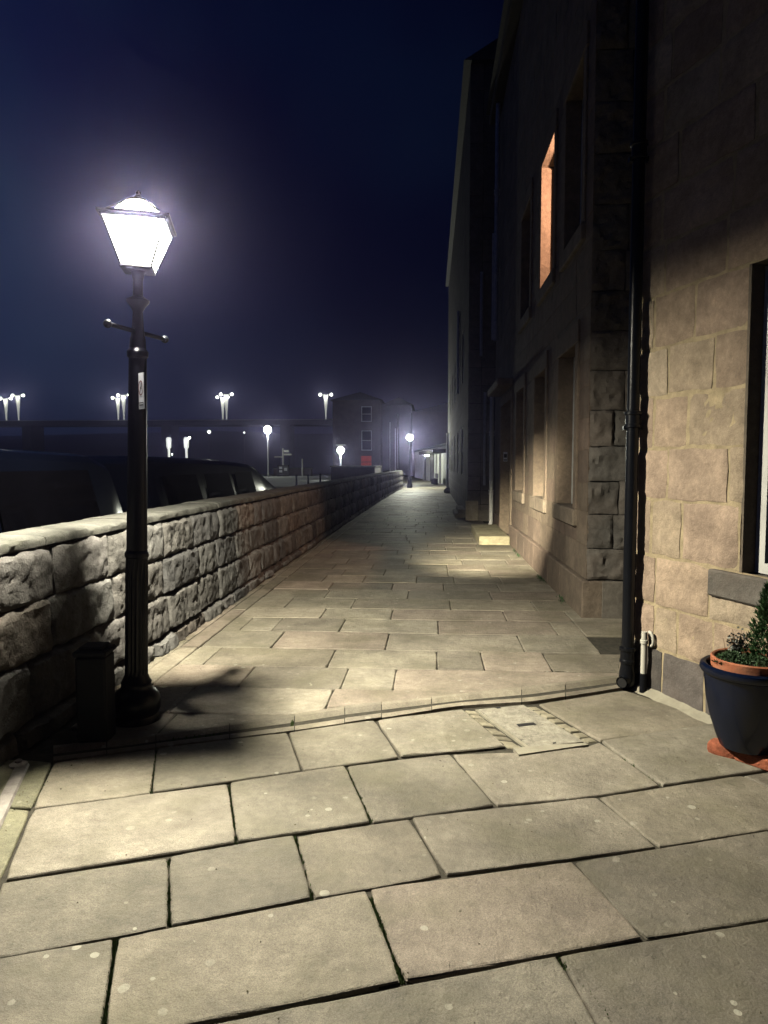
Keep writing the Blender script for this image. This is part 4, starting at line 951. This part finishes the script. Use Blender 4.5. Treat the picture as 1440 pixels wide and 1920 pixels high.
# dark block behind
def simple_house(name, label, x0, x1, y0, y1, h, m_, wins=(), roofh=1.5, hip=True, pipes=()):
    t_ = thing(name, label, 'building', (x0, y0, 0)); b = MB(); b.box((0, 0, 0), (x1-x0, y1-y0, h)); b.build('wall', m_, t_)
    X, Y = x1-x0, y1-y0; b = MB(); k = .35 if hip else 0
    b.add([(-.3, -.3, h), (X+.3, -.3, h), (X+.3, Y+.3, h), (-.3, Y+.3, h), (X/2, Y*k, h+roofh), (X/2, Y*(1-k), h+roofh)], [(0, 1, 4), (1, 2, 5, 4), (2, 3, 5), (3, 0, 4, 5), (0, 3, 2, 1)]); b.build('roof', 'slate', t_)
    for (wx_, wz, ww, wh_, mm_) in wins:
        b = MB(); q = .09; b.box((wx_-x0, -.06, wz), (wx_-x0+q, .0, wz+wh_)); b.box((wx_-x0+ww-q, -.06, wz), (wx_-x0+ww, .0, wz+wh_)); b.box((wx_-x0+q, -.06, wz+wh_-q), (wx_-x0+ww-q, 0, wz+wh_)); b.box((wx_-x0+q, -.06, wz), (wx_-x0+ww-q, 0, wz+q)); b.box((wx_-x0+q, -.05, wz+wh_*.5-.04), (wx_-x0+ww-q, 0, wz+wh_*.5+.04)); w = b.build('window', 'greypipe' if mm_ == 'glass' else 'stonefar', t_)
        b = MB(); b.box((wx_-x0+q, -.03, wz+q), (wx_-x0+ww-q, -.01, wz+wh_-q)); b.build('pane', mm_, w)
    for px_, z0, z1 in pipes:
        b = MB(); b.tube([(px_-x0, -.15, z0), (px_-x0, -.15, z1)], .09, 8); b.build('pipe', 'greypipe', t_)
    return t_
simple_house('stone_building', 'three-storey stone building by the quay with one red-lit window', -12.4, -6.4, 90, 104, 9.6, 'stonefar',
             [(-8.75, 6.9, 1.3, 1.9, 'glass'), (-8.75, 3.3, 1.3, 2.5, 'glass'), (-9.7+.8, 1.0, 1.5, 1.7, 'redlit')])
simple_house('dark_building', 'tall dark building with pale pipes between the quay building and the path end', -6.3, -2.6, 93, 108, 9.2, 'stonedark', [], pipes=((-5.3, .3, 7), (-4.6, .2, 6.2), (-4.3, 1, 8)))
simple_house('gabled_building', 'unlit building rising behind the low pale building', -2.4, 9, 92, 108, 8.2, 'stonedark', [], hip=False)

# ================================================================== BEYOND THE WALL
def loft_car(label, group, y0, y1, zr, prof, xc, hw):
    t_ = thing('parked_van', label, 'van', (xc, y0, -.055), group=group); L_ = y1-y0; b = MB(); vs = []; n = len(prof)
    for (fy, zs) in prof:   # zs: roof height at that station
        belt = min(.98, zs-.04); k = .93 if fy in (prof[0][0], prof[-1][0]) else 1
        tp = hw*(.80 if zs > 1.2 else .9)*k
        sec = [(hw*.9*k, .28), (hw*k, .42), (hw*k, .80), (hw*.98*k, belt), (tp, max(belt+.02, zs-.10)), (tp*.93, zs-.035), (tp*.7, zs)]
        ring = sec+[(-x, z) for x, z in reversed(sec)]
        vs += [(x, fy*L_, z+.055) for x, z in ring]
    q = 14; fs = [(i*q+j, (i+1)*q+j, (i+1)*q+(j+1) % q, i*q+(j+1) % q) for i in range(n-1) for j in range(q)]+[tuple(range(q-1, -1, -1)), tuple((n-1)*q+j for j in range(q))]
    b.add(vs, fs); b.build('body', 'van', t_, smooth=True)
    for sx in (-1, 1):
        for fy in (.17, .80):
            w = MB(); w.tube([(sx*(hw-.2), fy*L_, .33), (sx*(hw+.012), fy*L_, .33)], .33, 24); wo_ = w.build('wheel', 'tyre', t_, smooth=True)
            w = MB(); w.tube([(sx*(hw+.0125), fy*L_, .33), (sx*(hw+.02), fy*L_, .33)], .2, 20); w.build('rim', 'greypipe', wo_)
    return t_, L_
GV = 'dark vans parked behind the boundary wall'
hw = .95
t1, L1_ = loft_car('dark van parked behind the stone wall, nearer of two, at the left edge', GV, .9, 6.95, 1.73, [(0, 1.5), (.03, 1.68), (.12, 1.75), (.5, 1.745), (.93, 1.70), (.985, 1.62), (1, 1.2)], -3.92, hw)
t2, L2_ = loft_car('dark van parked behind the stone wall, farther of two, with sloping windscreen', GV, 7.55, 15.6, 1.66, [(0, 1.2), (.01, 1.6), (.04, 1.69), (.2, 1.69), (.42, 1.67), (.60, 1.625), (.66, 1.56), (.76, 1.36), (.88, 1.06), (.97, .92), (1, .7)], -3.92, hw)
def side_win(t_, L_, a, c, z0, z1, sx=1):
    b = MB(); x0, x1 = hw*.985, hw*.845
    b.add([(sx*(x0+.004), a*L_, z0), (sx*(x0+.004), c*L_, z0), (sx*(x1+.016), c*L_-.05, z1), (sx*(x1+.016), a*L_+.05, z1)], [(0, 1, 2, 3)]); return b.build('side_window', 'glass', t_)
for a, c in ((.08, .34), (.37, .62), (.65, .9)): side_win(t1, L1_, a, c, 1.06, 1.60)
for a, c in ((.06, .22), (.25, .41), (.44, .58)): side_win(t2, L2_, a, c, 1.06, 1.52)
b = MB(); b.box((hw, .61*L2_, 1.02), (hw+.13, .61*L2_+.1, 1.20), bev=.03); b.build('door_mirror', 'van', t2)
# kerbside stone pier seen over the wall at far left
pr = thing('stone_outbuilding_wall', 'dark stone wall end with a pale cap beyond the boundary wall', 'wall', (-5.9, 42, 0)); b = MB(); b.box((0, 0, -.1), (2.6, 5, 1.42), bev=.03); b.build('masonry', 'stonedark', pr)
b = MB(); b.box((-.08, -.08, 1.42), (2.68, 5.08, 1.50), bev=.03); b.build('coping', 'cap', pr)

# quay lamps
def quay_lamp(label, x, y, h, power, r_=.3, thin=.06):
    t_ = thing('street_lamp', label, 'street lamp', (x, y, 0), group='street lamps with globe lights')
    b = MB(); b.lathe([(thin*2, 0), (thin*1.8, .5), (thin*1.1, .6), (thin, h-r_)], n=12); b.build('shaft', 'greypipe', t_, smooth=True)
    b = MB(); b.ball((0, 0, h), r_, n=10); b.build('globe', 'globe', t_, smooth=True); light('lamp_light', (0, -.1, h-r_-.15), power, (.95, 1, .82), .05, t_); return t_
quay_lamp('tall thin lit street lamp with round globe on the quay', -20.7, 90, 5.95, 700, .50, .07)
ql = quay_lamp('short lit quay lamp with a white bar above it, before the stone building', -8.87, 70, 2.95, 330, .36, .08)
b = MB(); b.box((-.45, -.06, 3.42), (.5, .06, 3.50)); b.build('top_bar', 'white', ql)
# quay furniture
bp0 = thing('quay_bollard', 'black bollard on the lamplit quay, leftmost of three', 'bollard', (0, 0, 0), group='black bollards on the quay')
b = MB(); b.lathe([(.12, -.02), (.12, .06), (.075, .10), (.065, .7), (.09, .74), (.08, .80), (.02, .84)], n=14); b.build('post', 'blackdull', bp0, smooth=True)
for i, (x, yb) in enumerate(((556, 912), (578, 911), (600.5, 908))):
    k = bp0 if i == 0 else copy_tree(bp0); p = gz(x, yb); k.location = (p.x, p.y, 0)
    k['label'] = ['black bollard on the lamplit quay, leftmost of three', 'black bollard on the lamplit quay, middle of three', 'black bollard on the lamplit quay, rightmost of three'][i]
def atY(x, y, Y): return gy(x, y, Y)
p = atY(531, 890, 93); fp = thing('fingerpost', 'pale fingerpost with three pointing arms on the quay', 'signpost', (p.x, 93, 0))
b = MB(); b.tube([(0, 0, 0), (0, 0, 3.65)], .10, 8); b.build('post', 'white', fp)
for z, x0, x1, hh in ((3.15, .1, .75, .28), (2.75, .1, 1.15, .2), (2.45, -1.15, -.1, .16)):
    b = MB(); tipx = x1+.2 if x0 > 0 else x0-.2
    s_ = [(x0, -.04, z), (x1, -.04, z), (tipx if x0 > 0 else x1, -.04, z+hh/2), (x1, -.04, z+hh), (x0, -.04, z+hh)]; b.box((x0, -.04, z), (x1, .04, z+hh)); b.build('arm', 'white', fp)
kb = thing('notice_cabinet', 'grey cabinet with white panels under the fingerpost on the quay', 'cabinet', (p.x+.1, 92.4, 0)); b = MB(); b.box((-.75, 0, -.01), (.75, .5, 1.45), bev=.04); b.build('body', 'stonedark', kb)
b = MB(); b.box((-.5, -.03, .95), (-.1, -.005, 1.25)); b.build('panel', 'signwhite', kb); b = MB(); b.box((-.5, -.03, .5), (-.1, -.005, .8)); b.build('panel', 'signwhite', kb); b = MB(); b.box((.15, -.03, .7), (.55, -.005, 1.1)); b.build('panel', 'greypipe', kb)
lw = thing('quay_parapet', 'low grey stone parapet at the quay edge behind the cabinet', 'wall', (p.x-2.2, 97, 0)); b = MB(); b.box((0, 0, -.01), (5.3, .6, .95), bev=.05); b.build('masonry', 'stonefar', lw); b = MB(); b.box((-.1, -.1, .95), (5.4, .7, 1.1), bev=.04); b.build('coping', 'cap', lw)
p = atY(567, 893, 92); qp = thing('quay_post', 'plain slim white post standing on the quay right of the cabinet', 'post', (p.x, 92, 0)); b = MB(); b.tube([(0, 0, 0), (0, 0, 2.15)], .09, 10); b.build('shaft', 'white', qp); b = MB(); b.ball((0, 0, 2.18), .11, n=6); b.build('cap', 'white', qp)
# two short columns behind the vans, lit look painted in as glow
for i, (x, lab) in enumerate(((317, 'short white lit column behind the far van, left of the pair'), (350, 'short white lit column with a small side lamp behind the far van, right of the pair'))):
    Y = 60.; tp, bt = atY(x, 820, Y), atY(x, 862, Y)
    t_ = thing('quay_column', lab, 'lamp column', (bt.x, Y, 0), group='short lit columns on the quay')
    b = MB(); b.lathe([(.10, 0), (.10, tp.z-1.0), (.20, tp.z-.85), (.23, tp.z-.15), (.16, tp.z)], n=14); b.build('column', 'column', t_, smooth=True)
    b = MB(); b.ball((.35, -.2, tp.z-.05 if i else tp.z-1.45), .10 if i else .06, n=6); b.build('side_lamp', 'bulbwhite', t_, smooth=True)
    light('lamp_light', (.3, -1.6, tp.z-.6), 60, (.9, .95, 1), .05, t_)

# distant bridge with twin-headed lamp columns
YB = 290.
br = thing('road_bridge', 'long dark road bridge across the river with a pale rail, far left', 'bridge', (0, YB, 0)); zd = atY(300, 787, YB).z
b = MB(); b.box((-320, -.2, zd-2.2), (-40, 14, zd-.35)); b.build('deck', 'stonedark', br)
b = MB(); b.box((-320, -.3, zd-.33), (-40, -.1, zd)); b.build('rail', 'greypipe', br)
for x in (-290, -230, -170, -110, -60): b = MB(); b.box((x-2, 2, -5), (x+2, 12, zd-2.2)); b.build('pier', 'stonedark', br)
GB = 'twin-headed lamp columns along the distant bridge'; nm = ['leftmost', 'second', 'third', 'fourth', 'fifth', 'sixth', 'rightmost']
proto = None
for i, (x, ytop, Y) in enumerate(((12, 738, 303), (35, 742, 290), (222, 738, 303), (232.5, 741, 291), (418, 739, 303), (425, 740, 291), (611, 738, 295))):
    p = atY(x, 787, Y)
    if proto is None:
        proto = thing('bridge_lamp', '', 'lamp column', (0, 0, 0), group=GB)
        b = MB(); b.lathe([(.22, -.3), (.35, 3), (.85, 8.6), (1.0, 10.0), (.5, 10.3)], n=12); b.build('column', 'column', proto, smooth=True)
        for sx in (-1, 1):
            b = MB(); b.tube([(0, 0, 10.2), (sx*2.1, 0, 10.35)], .14, 6); b.build('arm', 'column', proto)
            b = MB(); b.ball((sx*2.3, 0, 10.3), .62, n=6); b.build('lamp_head', 'bulbwhite', proto, smooth=True)
            light('lamp_light', (sx*1.4, -2.2, 9.2), 350, (.97, 1, .84), .1, proto)
        t_ = proto
    else: t_ = copy_tree(proto)
    t_.location = (p.x, Y, zd); t_['label'] = 'white twin-headed lamp column on the far bridge, %s of seven from the left' % nm[i]
# small lights on the far bank
for x, y, r_, lab in ((392, 810, .9, 'brighter white house light on the dark far bank'), (458, 811, .4, 'faint white house light on the dark far bank')):
    p = atY(x, y, 410); b = MB(); b.ball((0, 0, 0), r_, n=6); o_ = b.build('bank_light', 'bulbwhite'); 
    t_ = thing('bank_light', lab, 'light', (p.x, 410, p.z), group='lights on the far bank'); o_.parent = t_; o_.name = 'lamp_head'
    b = MB(); b.tube([(0, 0, -.4), (0, 0, -p.z-4.8)], .2, 6); b.build('pole', 'stonedark', t_)

# ================================================================== HAZE
hz = MB(); hz.box((-420, -45, -6), (140, 1000, 60)); hb_ = hz.build('haze', 'slot')
hm = bpy.data.materials.new('night_haze'); hm.use_nodes = True; t = hm.node_tree; t.nodes.clear()
ho = t.nodes.new('ShaderNodeOutputMaterial'); pvn = t.nodes.new('ShaderNodeVolumePrincipled')
pvn.inputs['Color'].default_value = (.58, .55, 1.0, 1); pvn.inputs['Density'].default_value = .0015; pvn.inputs['Anisotropy'].default_value = .93
t.links.new(pvn.outputs[0], ho.inputs['Volume']); hb_.data.materials.clear(); hb_.data.materials.append(hm); tag(hb_, kind='stuff')
